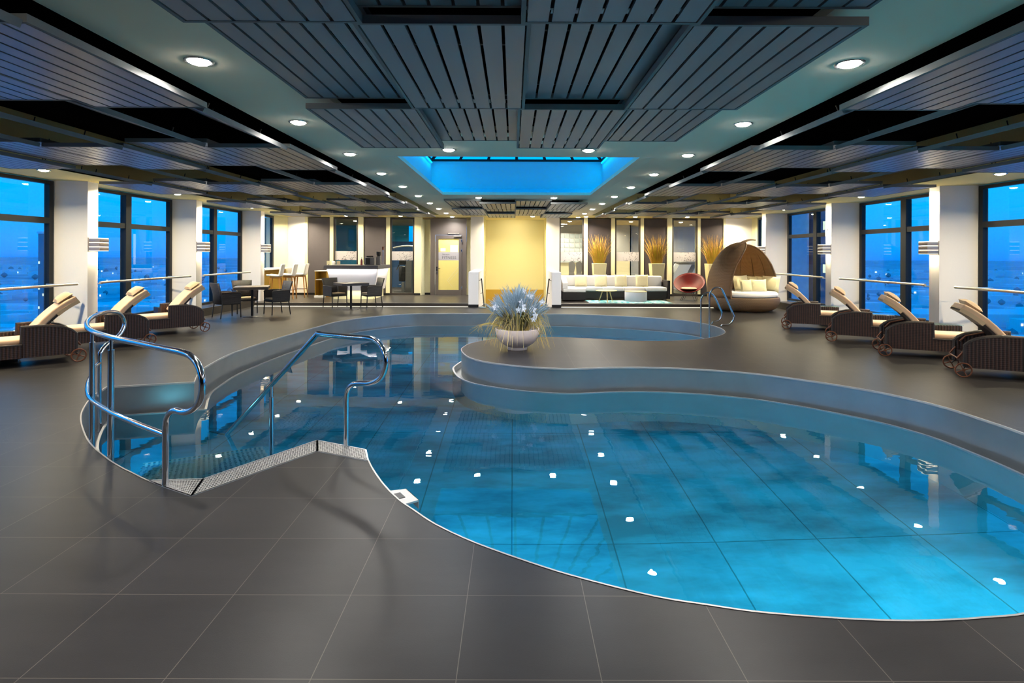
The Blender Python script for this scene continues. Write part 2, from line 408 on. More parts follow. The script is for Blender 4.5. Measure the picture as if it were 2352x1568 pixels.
# ------------------------------------------------------------------ pool outline
near = [G(*p) for p in [(845.6,1058.4),(857,1080),(880.6,1113),(913,1146),(950,1172),(1000,1204.6),(1089.7,1246.6),(1230,1296.6),(1333.4,1328),(1500,1369.6),(1623.7,1389.7),(1747,1407),(1925.5,1421),(2063.5,1426.5),(2178,1424.8),(2264.6,1419)]]
right_end = [(2.40, 2.655), (2.95, 2.82), (3.55, 3.13), (4.08, 3.57), (4.48, 4.12), (4.70, 4.75)]
far1 = [G(*p) for p in [(2352,994.5),(2247.6,958.7),(2158,931),(2046.6,905),(1935,885),(1814.4,867),(1711.7,854.7),(1586,846),(1491,842.7),(1423,842.7),(1372,844),(1304,845.8),(1231,842.7),(1168,837),(1108.8,829),(1078,820),(1064.6,810.5),(1059.9,802),(1064.6,796.9),(1076.5,790),(1095,785),(1119,780.7),(1144.6,777),(1195.6,774.4),(1246.6,774),(1289,774.4),(1340,776.3),(1400,779.6),(1440,782),(1508,783),(1555.8,781.8),(1610,778.4),(1644,773),(1663,766.5),(1666,761),(1660.4,755.7),(1652.8,752),(1632.7,745.7),(1607.8,740.4),(1560,734),(1500,729.3),(1417,724.7),(1315,721),(1234,720),(1111,719.4),(1006,719.5),(945,720),(883.7,724),(822,730.5),(770,739),(735,748),(666.5,767),(597.7,788),(528.8,812),(487.5,833),(460,850),(449,868)]]
corner1 = G(446, 876.5); corner2 = G(244, 888)
left = [G(*p) for p in [(213,909),(195.3,930),(184.8,954),(188.6,982.6),(205,1017),(243,1051.5),(275.7,1072.5),(302.4,1086),(337,1103),(374,1117)]]
gr_o = [G(374, 1117), G(439, 1139), G(728.5, 1036), G(845.6, 1058.4)]
s1 = spline(near + right_end + far1, 4)
s2 = spline([corner2] + left, 4)
outline = [Vector((p[0], p[1])) for p in s1] + [Vector(corner1)] + [Vector((p[0], p[1])) for p in s2] + [Vector(gr_o[1]), Vector(gr_o[2])]
# drop near-duplicate points
clean = []
for p in outline:
    if not clean or (p-clean[-1]).length > 0.02: clean.append(p)
outline = clean
def sarea(L): return 0.5*sum(L[i].x*L[(i+1) % len(L)].y-L[(i+1) % len(L)].x*L[i].y for i in range(len(L)))
if sarea(outline) < 0: outline.reverse()
def offset(L, d):
    n = len(L); out = []
    for i in range(n):
        a = (L[i]-L[i-1]).normalized(); b = (L[(i+1) % n]-L[i]).normalized()
        na = Vector((-a.y, a.x)); nb = Vector((-b.y, b.x)); m = (na+nb)
        m = m.normalized() if m.length > 1e-4 else na
        k = d/max(0.45, m.dot(na)); out.append(L[i]+m*k)
    return out
def dist_out(p):
    best = 9
    for i in range(len(outline)):
        a = outline[i]; b = outline[(i+1) % len(outline)]; ab = b-a
        t = max(0, min(1, (p-a).dot(ab)/max(1e-9, ab.length_squared))); best = min(best, (a+ab*t-p).length)
    return best
GW = 0.125
lip_raw = offset(outline, GW)
def keep(L, d): return [i for i, p in enumerate(L) if dist_out(p) > d*0.93]
ki = keep(lip_raw, GW)
lip_a = [lip_raw[i] for i in ki]
lip_b = [p for p in offset(lip_a, 0.028)]

rect = [Vector((XL-0.1, YN)), Vector((XR+0.1, YN)), Vector((XR+0.1, YS)), Vector((XL-0.1, YS))]
deck = struct(fill([rect, outline], 0.0, 'floor', M['floor']))

def strip(L, z0, z1, closed=True, off=None):
    n = len(L); mb = MB(); L2 = off or L
    vs = [(p.x, p.y, z0) for p in L] + [(p.x, p.y, z1) for p in L2]
    fs = [(i, (i+1) % n, n+(i+1) % n, n+i) for i in range(n if closed else n-1)]
    mb.add(vs, fs, True); return mb
pool = thing('pool_shell', 'curved free-form swimming pool basin with brushed steel walls sunk in the dark tiled deck', 'pool')
strip(outline, -0.45, -0.004).build('steel_wall', M['steel'], pool)
rim = MB(); ro = offset(outline, -0.003); ri = offset(outline, 0.009); n = len(outline)
vs = [(p.x, p.y, 0.003) for p in ro]+[(p.x, p.y, 0.003) for p in ri]+[(p.x, p.y, -0.02) for p in ri]
rim.add(vs, [(i, (i+1) % n, n+(i+1) % n, n+i) for i in range(n)]+[(n+i, n+(i+1) % n, 2*n+(i+1) % n, 2*n+i) for i in range(n)])
rim.build('rim', M['grate'], pool)
n = len(lip_a)
lp = MB(); za = ZW+0.006
vs = [(p.x, p.y, -0.42) for p in lip_a]+[(p.x, p.y, za) for p in lip_a]+[(p.x, p.y, za) for p in lip_b]+[(p.x, p.y, ZW-0.05) for p in lip_b]
lp.add(vs, [(i+k*n, (i+1) % n+k*n, n+(i+1) % n+k*n, n+i+k*n) for k in range(3) for i in range(n)], True)
lp.build('overflow_lip', M['steel_l'], pool)
gut = fill([outline, lip_a], -0.42, 'gutter', M['steel']); gut.parent = pool
strip(lip_b, -1.75, ZW-0.05).build('basin_wall', M['pool_wall'], pool)
pf = fill([offset(lip_b, -0.03)], -1.75, 'basin_floor', M['pool_floor']); pf.parent = pool
wt = tag(fill([lip_b], ZW, 'pool_water', M['water']), 'still turquoise water surface filling the curved pool', 'water')

# steps in the notch by the handrails (under water) and the grate
u = Vector((0.88, 0.47)); dn = Vector((-0.47, 0.88))
st = thing('pool_steps', 'submerged grated steel steps leading down into the pool at the handrails', 'steps')
base = Vector((-3.22, 4.82))
for k in range(5):
    mb = MB(); z = -0.42-0.15*k; a = base+dn*(0.27*k)
    for j in range(25):
        b0 = a+u*(0.046*j+0.02)
        q = [b0, b0+u*0.024, b0+u*0.024+dn*0.25, b0+dn*0.25]
        mb.prism([(p.x, p.y) for p in q][::1], z-0.02, z)
    for e in (0.0, 0.085, 0.17, 0.245):
        b0 = a+dn*e; q = [b0, b0+u*1.15, b0+u*1.15+dn*0.012, b0+dn*0.012]
        mb.prism([(p.x, p.y) for p in q], z-0.03, z+0.002)
    mb.build('tread', M['step'], st)

def lerp(a, b, t): return a+(b-a)*t
go = [Vector(p) for p in gr_o]
gi = [Vector(p) for p in (G(343, 1103), G(467, 1099.7), G(728.5, 1011), G(840, 1032.5))]
def grate(name, quad, nlong, ncross, label):
    a, b, c, d = quad     # a-b outer edge, d-c inner edge
    t = thing(name, label, 'grate', (a.x, a.y, 0), 0, 'steel floor grates along the pool stair edge')
    mb = MB(); o0 = Vector((a.x, a.y))
    def bar(p, q, w, z0, z1):
        e = (q-p).normalized(); nn = Vector((-e.y, e.x))*w/2
        mb.prism([tuple(x-o0) for x in (p-nn, q-nn, q+nn, p+nn)], z0, z1)
    for i in range(nlong+1): bar(lerp(a, d, i/nlong), lerp(b, c, i/nlong), 0.0075, -0.024, 0.001)
    for i in range(ncross+1): bar(lerp(a, b, i/ncross), lerp(d, c, i/ncross), 0.0055, -0.022, -0.001)
    mb.build('grid', M['grate'], t)
    fr = MB(); mb = fr
    for p, q in ((a, b), (b, c), (c, d), (d, a)): bar(p, q, 0.014, -0.03, 0.003)
    fr.build('frame', M['steel_l'], t)
    tr = MB().prism([tuple(x-o0) for x in (a, b, c, d)], -0.10, -0.085); tr.build('drain_tray', M['darkmetal'], t)
grate('floor_grate', (go[0], go[1], gi[1], gi[0]), 9, 18, 'steel floor grate at the foot of the left curved handrail')
grate('floor_grate', (go[1], go[2], gi[2], gi[1]), 9, 44, 'long diagonal steel floor grate between the two handrails')
grate('floor_grate', (go[2], go[3], gi[3], gi[2]), 9, 22, 'short steel floor grate at the foot of the right handrail')
# skimmer box at the near edge
a = Vector(G(881, 1113)); b = Vector(G(921, 1151)); nn = (b-a).normalized(); pn = Vector((-nn.y, nn.x))*-1
if pn.y < 0: pn = -pn
sk = thing('skimmer_box', 'small steel skimmer box set into the near pool edge right of the grates', 'skimmer', (a.x, a.y, -0.04))
L = (b-a).length
def rel(s, t): q = nn*s+pn*t; return (q.x, q.y)
mb = MB()
mb.prism([rel(0.02, 0.0), rel(L*0.9, 0.0), rel(L*0.86, 0.15), rel(0.06, 0.15)], -0.012, 0.0)
mb.prism([rel(0.06, 0.145), rel(L*0.86, 0.145), rel(L*0.86, 0.15), rel(0.06, 0.15)], -0.06, 0.0)
mb.build('cover_plate', M['grate'], sk)
MB().prism([rel(0.10, 0.01), rel(L*0.6, 0.01), rel(L*0.6, 0.085), rel(0.10, 0.085)], 0.0, 0.003).build('opening', M['black'], sk)

# added lamps, hidden under the deck edges, to light the basin
def nearest_lip(x, y):
    i = min(range(len(lip_b)), key=lambda k: (lip_b[k]-Vector((x, y))).length)
    p = lip_b[i]; t = (lip_b[(i+1) % len(lip_b)]-lip_b[i-1]).normalized(); return p, Vector((-t.y, t.x))
UW = [(-0.7, 3.8, 'under the deck edge right of the skimmer'), (0.6, 2.8, 'under the near edge below the camera'), (2.1, 2.65, 'under the near right deck edge'), (3.8, 3.3, 'under the right end of the near deck edge'),
      (-4.3, 5.9, 'in the wall below the curved handrail'), (0.4, 11.4, 'in the island wall facing the lounge'), (3.0, 11.1, 'in the wall of the narrow far channel')]
for i, (x, y, w) in enumerate(UW):
    p, nv = nearest_lip(x, y); rz = math.atan2(nv.y, nv.x)
    t = thing('added_pool_lamp', 'added unseen underwater lamp '+w, 'pool light', (p.x, p.y, -0.95), rz, 'added underwater lamps')
    mb = MB(); rg = Matrix.Rotation(PI/2, 4, 'Y')
    mb2 = MB().lathe([(0.0, 0.012), (0.10, 0.012), (0.105, 0.0), (0.14, 0.018), (0.15, 0.0)], 24)
    mb.add([rg @ Vector(v) for v in mb2.v], mb2.f, True); mb.build('ring', M['steel_l'], t)
    area('lamp', (0.05, 0, 0), (0, -PI/2, 0), 0.25, UWE*(0.22 if x < -3 else 1), (0.30, 0.88, 1.0), t)

# ------------------------------------------------------------------ handrails
def pol(center, r, a0, a1, n):
    return [(center[0]+r*math.cos(a0+(a1-a0)*k/n), center[1]+r*math.sin(a0+(a1-a0)*k/n)) for k in range(n+1)]
def post(mb, x, y, z0, z1, r=0.0215): mb.tube([(x, y, z0), (x, y, z1)], r, 14)
hr = thing('pool_handrail', 'curved polished steel handrail with two rails on the left side of the pool steps', 'handrail', (-2.454, 4.07, 0))
def loc(pts, o): return [(p[0]-o[0], p[1]-o[1], p[2]) for p in pts]
o1 = (-2.454, 4.07)
d1 = Vector((0.83, -0.557))
def q1(t, z): return (-2.454+d1.x*t, 4.07+d1.y*t, z)
top = [q1(0, 0.0), q1(0, 0.25), q1(0, 0.42), q1(0.035, 0.50), q1(0.12, 0.55), q1(0.26, 0.56), q1(0.38, 0.60), q1(0.465, 0.68), q1(0.49, 0.79), q1(0.45, 0.885), q1(0.36, 0.945), q1(0.24, 0.965),
       (-2.50, 4.11, 0.965), (-2.85, 4.36, 0.965), (-3.27, 4.66, 0.965), (-3.71, 5.05, 0.965), (-4.12, 5.56, 0.965), (-4.42, 6.03, 0.965), (-4.62, 6.42, 0.96), (-4.73, 6.72, 0.955), (-4.77, 6.95, 0.92), (-4.79, 7.07, 0.84), (-4.79, 7.09, 0.75), (-4.79, 7.02, 0.66), (-4.78, 6.88, 0.60), (-4.76, 6.72, 0.56), (-4.74, 6.62, 0.50), (-4.74, 6.60, 0.40), (-4.74, 6.60, -0.42)]
MB().tube(loc(spline(top, 5), o1), 0.0225, 14).build('top_rail', M['chrome'], hr)
low = [(-2.454, 4.07, 0.36), (-2.85, 4.33, 0.37), (-3.27, 4.64, 0.375), (-3.71, 5.04, 0.38), (-4.10, 5.55, 0.38), (-4.42, 6.05, 0.38), (-4.62, 6.35, 0.38), (-4.74, 6.60, 0.38)]
MB().tube(loc(spline(low, 5), o1), 0.019, 14).build('lower_rail', M['chrome'], hr)
for (x, y, zb) in ((-3.255, 4.66, -0.42), (-3.70, 5.06, -0.42)):
    mb = MB(); post(mb, x-o1[0], y-o1[1], zb, 0.86, 0.0235); post(mb, x-o1[0], y-o1[1], 0.86, 0.95, 0.013); mb.build('post', M['chrome'], hr)

hr2 = thing('pool_handrail', 'polished steel stair handrail that slopes into the water at the middle of the pool steps', 'handrail', (-1.42, 4.92, 0))
o2 = (-1.42, 4.92)
def q2(t, z): return (-1.42-0.781*t, 4.92+0.624*t, z)
rail = [q2(0, 0.0), q2(0, 0.25), q2(0, 0.40), q2(-0.02, 0.48), q2(-0.09, 0.54), q2(-0.2, 0.565), q2(-0.33, 0.585), q2(-0.45, 0.64), q2(-0.515, 0.73), q2(-0.515, 0.82), q2(-0.455, 0.91), q2(-0.34, 0.95), q2(-0.1, 0.94), q2(0.36, 0.925), q2(0.44, 0.92), q2(0.49, 0.885),
        q2(1.234, 0.345), q2(2.06, -0.25), q2(2.2, -0.36), q2(2.42, -0.44), q2(2.56, -0.50), q2(2.6, -0.62), q2(2.6, -0.85), q2(2.6, -1.35)]
rs = spline(rail, 5)
MB().tube(loc(rs, o2), 0.0225, 14).build('rail', M['chrome'], hr2)
p = q2(1.234, 0)
mb = MB(); post(mb, p[0]-o2[0], p[1]-o2[1], -1.0, 0.22, 0.0225); post(mb, p[0]-o2[0], p[1]-o2[1], 0.22, 0.33, 0.012); mb.build('post', M['chrome'], hr2)

def from_px(pts, Y):
    out = []
    for px, py in pts:
        dx = px-1178; dy = py-583; ix = dx+ROLL*dy; iy = dy-ROLL*dx
        out.append((ix*Y/F, Y, CAMZ-iy*Y/F))
    return out
for pts, Y, lb in (([(1610.2,775),(1610.2,730),(1610.2,692),(1613,681),(1620,674),(1627,671.2),(1634,673.5),(1642,683),(1653,706),(1657.3,716),(1658,723),(1655,731),(1649,736.5),(1640,738.2),(1636.8,740),(1635.3,746),(1635.3,775)], 13.75, 'smaller steel ladder rail at the far pool end, the left one of the pair'),
                   ([(1629.8,779),(1629.8,730),(1629.8,682),(1633,669),(1640,661.5),(1647,659.5),(1654,661.5),(1661,670),(1684,722),(1685.8,729),(1683,737),(1677,743.5),(1668,745.7),(1660,745.6),(1657,748),(1655.8,754),(1655.8,772)], 13.35, 'larger steel ladder rail at the far pool end, the right one of the pair')):
    w = from_px(pts, Y); z0 = w[0][2]
    t = tag(MB().tube([(a-w[0][0], b-Y, c) for a, b, c in spline(w, 5)], 0.0195, 12).build('ladder_rail', M['chrome']), lb, 'ladder rail', 'two ladder rails at the far pool end')
    t.location = (w[0][0], Y, 0)

# ------------------------------------------------------------------ platform and room shell
SX0, SX1 = -1.06, 1.215     # stairwell between the low walls
mb = MB()
for x0, x1 in ((XL-0.1, SX0-0.31), (SX1+0.28, XR+0.1)): mb.box(x0, x1, YS, YB+0.3, -0.02, ZP)
struct(mb.build('floor', M['floor_back']))
for x0, x1, nm in ((XL+0.55, SX0-0.31, 'trim_1'), (SX1+0.28, XR-0.65, 'trim_2')):
    t = struct(MB().box(x0, x1, YS-0.022, YS-0.001, 0.0, 0.105).build(nm, M['dark_trim']))
    MB().box(x0, x1, YS-0.022, YS+0.03, 0.106, ZP+0.002).build('nosing', M['railm'], t)
    MB().box(x0, x1, YS-0.045, YS-0.023, 0.0, 0.012).build('light_strip', M['led'], t)
# stair well going down
mb = MB()
for k in range(8): mb.box(SX0, SX1, YS+0.15+0.28*k, YS+0.15+0.28*(k+1), -2.2, -0.16*(k+1))
struct(mb.build('floor_stairwell', M['floor_back']))
struct(MB().box(SX0-0.31, SX1+0.28, YS, YS+0.15, -0.1, 0.0).build('floor_threshold', M['floor_back']))

# ceiling with its openings
TI_L, TI_R = -2.56, 2.71; TO_L, TO_R = -7.38, 7.50
YT = 19.85
RO = (-1.60, 1.75)
mb = MB(); T = 0.06
def cb(x0, x1, y0, y1): mb.box(x0, x1, y0, y1, ZC, ZC+T)
cb(TI_L, RO[0], YN, YT); cb(RO[1], TI_R, YN, YT)
cb(RO[0], RO[1], YN, 1.15); cb(RO[0], RO[1], 6.30, 7.93); cb(RO[0], RO[1], 13.05, 14.35); cb(RO[0], RO[1], 19.55, YT)
struct(mb.build('ceiling', M['plaster']))
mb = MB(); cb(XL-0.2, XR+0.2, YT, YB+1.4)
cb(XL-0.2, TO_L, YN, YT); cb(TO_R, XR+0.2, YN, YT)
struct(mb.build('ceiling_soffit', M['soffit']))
# skylight opening is a little wider than the slats openings: cut back side bands there
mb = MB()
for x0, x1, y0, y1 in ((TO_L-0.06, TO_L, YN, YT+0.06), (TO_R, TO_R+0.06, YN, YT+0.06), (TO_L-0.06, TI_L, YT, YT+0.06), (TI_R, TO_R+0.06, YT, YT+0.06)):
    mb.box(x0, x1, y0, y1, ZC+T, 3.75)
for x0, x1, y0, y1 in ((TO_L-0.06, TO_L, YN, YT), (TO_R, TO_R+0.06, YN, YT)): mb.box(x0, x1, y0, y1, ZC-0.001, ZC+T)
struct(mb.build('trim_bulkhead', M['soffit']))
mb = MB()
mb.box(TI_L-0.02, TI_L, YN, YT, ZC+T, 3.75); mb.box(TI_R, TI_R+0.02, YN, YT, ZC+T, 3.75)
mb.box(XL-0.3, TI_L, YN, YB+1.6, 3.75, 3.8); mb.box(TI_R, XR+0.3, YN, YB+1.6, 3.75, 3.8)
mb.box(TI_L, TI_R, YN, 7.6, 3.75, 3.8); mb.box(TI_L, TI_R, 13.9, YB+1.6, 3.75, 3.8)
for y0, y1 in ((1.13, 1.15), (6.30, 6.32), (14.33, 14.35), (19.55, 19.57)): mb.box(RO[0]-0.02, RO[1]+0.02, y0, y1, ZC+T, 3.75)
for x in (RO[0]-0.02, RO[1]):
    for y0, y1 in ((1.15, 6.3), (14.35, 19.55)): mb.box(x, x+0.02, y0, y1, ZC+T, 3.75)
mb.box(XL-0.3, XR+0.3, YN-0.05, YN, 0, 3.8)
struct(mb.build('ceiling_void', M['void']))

# skylight shaft
sk = thing('skylight_1', 'blue-lit rectangular skylight shaft with glazed ribbed roof', 'skylight'); del sk['label']; del sk['category']; sk['kind'] = 'structure'
sk.name = 'window_skylight'
sx0, sx1, sy0, sy1 = RO[0]-0.0, RO[1]+0.0, 7.93, 13.05
bx0, bx1 = -1.775, 1.95
tx0, tx1, ty0, ty1 = -1.93, 2.09, 7.5, 13.6
mb = MB()
def ring(a, za, b, zb):
    vs = [(a[0], a[2], za), (a[1], a[2], za), (a[1], a[3], za), (a[0], a[3], za), (b[0], b[2], zb), (b[1], b[2], zb), (b[1], b[3], zb), (b[0], b[3], zb)]
    mb.add(vs, [(0, 1, 5, 4), (1, 2, 6, 5), (2, 3, 7, 6), (3, 0, 4, 7)])
ring((bx0, bx1, sy0, sy1), ZC-0.001, (tx0, tx1, ty0, ty1), 3.19)
ring((tx0, tx1, ty0, ty1), 3.19, (tx0, tx1, ty0, ty1), 3.84)
mb.build('shaft', M['sky_shaft'], sk)
mb = MB()
for a, b in (((tx0, ty0), (tx1, ty0)), ((tx1, ty0), (tx1, ty1)), ((tx1, ty1), (tx0, ty1)), ((tx0, ty1), (tx0, ty0))): mb.tube([(a[0], a[1], 3.86), (b[0], b[1], 3.86)], 0.03, 6)
cx, ry0, ry1, rzt = 0.08, 9.5, 11.6, 4.9
mb2 = MB()
for k in range(7):
    x = tx0+(tx1-tx0)*k/6
    if 0 < k < 6:
        xr = cx+(x-cx)*0.05
        mb2.tube([(x, ty1, 3.86), (cx+(x-cx)*0.35, ry1, rzt)], 0.035, 6); mb2.tube([(x, ty0, 3.86), (cx+(x-cx)*0.35, ry0, rzt)], 0.035, 6)
for x in (tx0, tx1):
    for k in range(7):
        y = ty0+(ty1-ty0)*k/6; yr = ry0+(ry1-ry0)*k/6; mb2.tube([(x, y, 3.86), (cx+(x-cx)*0.3, yr, rzt)], 0.035, 6)
mb2.tube([(cx-0.5, ry0, rzt), (cx+0.5, ry0, rzt), (cx+0.5, ry1, rzt), (cx-0.5, ry1, rzt)], 0.05, 6)
mb.v, mb.f, mb.sm = mb.v+mb2.v, mb.f+[tuple(i+len(mb.v) for i in f) for f in mb2.f], mb.sm+mb2.sm
mb.build('frame', M['frame'], sk)
mb = MB(); hip = [(cx-0.55, ry0, rzt), (cx+0.55, ry0, rzt), (cx+0.55, ry1, rzt), (cx-0.55, ry1, rzt)]
b4 = [(tx0, ty0, 3.87), (tx1, ty0, 3.87), (tx1, ty1, 3.87), (tx0, ty1, 3.87)]
mb.add(b4+hip, [(0, 1, 5, 4), (1, 2, 6, 5), (2, 3, 7, 6), (3, 0, 4, 7), (4, 5, 6, 7)]); mb.build('pane', M['glass'], sk)
# added blue strips and lamps, out of sight, to brighten the shaft
mb = MB(); mb.box(tx0+0.01, tx0+0.03, ty0+0.1, ty1-0.1, 3.78, 3.80); mb.box(tx1-0.03, tx1-0.01, ty0+0.1, ty1-0.1, 3.78, 3.80); mb.box(tx0+0.1, tx1-0.1, ty0+0.01, ty0+0.03, 3.78, 3.80)
mb.build('light_strip', M['added_blue'], sk)
for (x, y, sx, sy, ry) in ((tx0+0.05, 10.5, 0.04, 5.8, -0.5), (tx1-0.05, 10.5, 0.04, 5.8, 0.5)):
    area('lamp', (x, y, 3.76), (0, ry, 0), sx, SKE, (0.0, 0.50, 0.88), sk, 'RECTANGLE', sy)
area('lamp', (cx, ty0+0.05, 3.76), (0.6, 0, 0), 3.6, SKE*0.8, (0.0, 0.50, 0.88), sk, 'RECTANGLE', 0.04)

# piers, plinths, windows
piersL = [10.70-3.72*2, 10.70-3.72, 10.70, 14.42, 18.15]; piersR = [10.9-3.8*2, 10.9-3.8, 10.9, 14.65, 18.5]
def pier(name, y0, side):
    if side < 0: pts = [(XL-0.1, y0), (PL, y0+0.15), (PL, y0+0.42), (XL-0.1, y0+0.42)]
    else: pts = [(XR+0.1, y0), (XR+0.1, y0+0.42), (PR, y0+0.42), (PR, y0+0.15)]
    p = struct(MB().prism(pts, 0.1, ZC-0.001).build(name, M['wall'])); return p
for i, y in enumerate(piersL): pier('wall_left_pier.%03d' % i, y, -1)
for i, y in enumerate(piersR): pier('wall_right_pier.%03d' % i, y, 1)
for nm, x0, x1 in (('baseboard_left', XL-0.1, PL+0.012), ('baseboard_right', PR-0.012, XR+0.1)):
    struct(MB().box(x0, x1, YN, YS+0.0, 0.0, 0.205).build(nm, M['dark_trim']))
def window(name, x, y0, y1, z0, z1, mull=True, trans=2.24):
    s = -1 if x < 0 else 1
    w = bpy.data.objects.new(name, None); C.objects.link(w); w['kind'] = 'structure'; w.location = (x, y0, 0)
    mb = MB(); D = 0.10; L = y1-y0; fw = 0.10
    def b(ya, yb, za, zb, d=D): mb.box(-d/2, d/2, ya, yb, za, zb)
    b(0, fw, z0, z1); b(L-fw, L, z0, z1); b(fw, L-fw, z0, z0+0.06); b(fw, L-fw, z1-0.06, z1)
    if trans: b(fw, L-fw, trans-0.06, trans+0.05)
    if mull: b(L/2-0.09, L/2+0.09, z0+0.06, z1-0.06, D+0.03)
    mb.build('frame', M['frame'], w)
    MB().box(-0.006*s-0.003, -0.006*s+0.003, fw, L-fw, z0+0.06, z1-0.06).build('pane', M['glass'], w)
ye = [YN]+piersL+[YB-0.05]
k = 1
for i in range(len(ye)-1):
    a = ye[i]+(0.42 if i else 0.0); b = ye[i+1]-(0.0 if i < len(ye)-2 else 0.0)
    if i == len(ye)-2: b = 20.55
    window('window_%d' % k, XL, a, b, 0.205 if i < 5 else 1.0, ZC-0.02, i < 5, 2.24 if i < 5 else None); k += 1
ye = [YN]+piersR+[YB]
for i in range(len(ye)-1):
    a = ye[i]+(0.42 if i else 0.0); b = ye[i+1]
    if i == len(ye)-2: b = 20.75
    window('window_%d' % k, XR, a, b, 0.205 if i < 5 else ZP, ZC-0.02, i < 5, 2.24 if i < 5 else None); k += 1
mb = MB(); mb.box(XL-0.2, XL, 18.57, 20.55, 0, 1.0); mb.box(XL-0.2, XL+0.02, 20.5, YB, 0, ZC); mb.prism([(XL-0.02, 20.55), (XL+0.28, YB), (XL-0.1, YB)], 0, ZC)
struct(mb.build('wall_left', M['cream']))
mb = MB(); mb.box(XR-0.02, XR+0.2, 20.7, YB, 0, ZC); mb.prism([(XR+0.02, 20.75), (XR+0.1, YB), (XR-0.05, YB)], 0, ZC)
struct(mb.build('wall_right', M['cream']))

# back wall
S = YB/F
def X(px): return (px-1178)*S
mb = MB(); wt_ = 0.12
def wb(a, b, z0=0.0, z1=ZC, y=YB, th=0.12, mm=None): (mm or mb).box(X(a), X(b), y, y+th, z0, z1)
mb.box(XL-0.1, X(701), YB, YB+0.12, 0, ZC); mb.box(X(1666), XR+0.2, YB, YB+0.12, 0, ZC)
struct(mb.build('wall_back', M['wall']))
mb = MB()
for a, b in ((701, 707), (758, 766), (823, 835), (887, 896), (952, 968), (1341, 1349.5), (1403.5, 1412), (1471, 1478.5), (1532, 1543), (1602, 1608.5), (1661, 1666)):
    mb.box(X(a), X(b), YB-0.035, YB+0.3, 0, ZC)
mb.box(X(968), X(988), YB+0.28, YB+0.4, 0, ZC); mb.prism([(X(952), YB+0.2), (X(966), YB), (X(974), YB+0.28), (X(974), YB+0.4)], 0, ZC)
mb.box(X(1071), X(1090), YB+0.2, YB+0.3, 0, ZC)
struct(mb.build('wall_back_posts', M['cream']))
for i, (a, b, m_) in enumerate(((707, 758, 'charcoal'), (835, 887, 'charcoal'), (1349.5, 1403.5, 'charcoal_d'), (1478.5, 1532, 'charcoal_d'), (1608.5, 1661, 'charcoal_d'))):
    w = struct(MB().box(X(a), X(b), YB+0.03, YB+0.14, 0, ZC-0.03).build('wall_back_panel.%03d' % i, M[m_]))
struct(MB().box(X(988), X(1071), YB+0.05, YB+0.15, 0.115+2.27, ZC-0.04).build('wall_back_door_head', M['door_frame']))
# dark baseboard
mb = MB()
for a, b in ((620, 766), (823, 896), (952, 966), (1341, 1412), (1471, 1543), (1602, 1760)): mb.box(X(a), X(b), YB-0.05, YB-0.01, ZP, ZP+0.075)
mb.box(X(968), X(988), YB+0.26, YB+0.28, ZP, ZP+0.075)
struct(mb.build('baseboard_back', M['black']))
# interior windows
bird_rng = random.Random(3)
def int_window(name, a, b):
    w = bpy.data.objects.new(name, None); C.objects.link(w); w['kind'] = 'structure'; x0, x1 = X(a), X(b); w.location = (x0, YB, 0)
    W = x1-x0; mb = MB(); z0, z1 = ZP, ZC-0.03
    for r in ((0, 0.06, z0, z1), (W-0.06, W, z0, z1), (0.06, W-0.06, z0, z0+0.08), (0.06, W-0.06, z1-0.05, z1)): mb.box(r[0], r[1], -0.02, 0.08, r[2], r[3])
    mb.build('frame', M['dark_trim'], w)
    MB().box(0.06, W-0.06, 0.03, 0.036, z0+0.08, z1-0.05).build('pane', M['glass'], w)
    MB().box(0.06, W-0.06, 0.022, 0.028, 1.40, 1.73).build('frosted_band', M['frost'], w)
    bm_ = MB()
    for j in range(70):
        u_ = bird_rng.random()**0.6; x = 0.1+u_*(W-0.2); zz = 1.41+bird_rng.random()**1.5*0.31
        if u_ < 0.35 and bird_rng.random() < 0.6: continue
        s_ = 0.010+0.012*bird_rng.random(); a_ = bird_rng.random()*PI
        c_, n_ = math.cos(a_), math.sin(a_)
        bm_.prism([(x-s_*c_, zz-s_*n_), (x+s_*0.5*n_, zz-s_*0.5*c_), (x+s_*c_, zz+s_*n_), (x-s_*0.4*n_, zz+s_*0.4*c_)], 0.017, 0.021, axis='y')
    bm_.build('bird_print', M['bird'], w)
for i, (a, b) in enumerate(((766, 823), (896, 952), (1284, 1341), (1412, 1471), (1543, 1602))): int_window('window_%d' % (20+i), a, b)

# gym rooms behind
struct(MB().box(X(620), X(1075), YB+0.3, 27, 0.0, ZP-0.01).build('floor_gym', M['dark_trim']))
struct(MB().box(X(1290), X(1700), YB+0.3, 27, 0.0, ZP-0.01).build('floor_changing_room', M['gym_tile']))
struct(MB().box(X(600), X(1085), YB+0.12, 27, 2.93, 2.97).build('ceiling_gym', M['gym_ceiling']))
struct(MB().box(X(1280), X(1760), YB+0.12, 27, 2.93, 2.97).build('ceiling_changing_room', M['gym_ceiling']))
mb = MB(); mb.box(X(600), X(880), 26.4, 26.5, 0, 2.93); mb.box(X(600)-0.1, X(600), YB+0.12, 27, 0, 2.93); mb.box(X(1075), X(1085), YB+0.3, 27, 0, 2.93)
struct(mb.build('wall_gym', M['gym_blue']))
struct(MB().box(X(838)-0.3, X(1080), 26.3, 26.39, 0, 2.2).build('wall_gym_partition', M['gym_dblue']))
struct(MB().box(X(800), X(838)-0.35, 26.3, 26.39, 0, 2.93).build('wall_gym_column', M['gym_tile']))
mb = MB(); mb.box(X(1280), X(1500), 25.2, 25.3, 1.6, 2.93); mb.box(X(1500), X(1760), 26.4, 26.5, 0, 2.93); mb.box(X(1500)-0.05, X(1500), 25.2, 26.5, 0, 2.93); mb.box(X(1280)-0.1, X(1280), YB+0.12, 26, 0, 2.93)
struct(mb.build('wall_changing_room', M['gym_wall']))
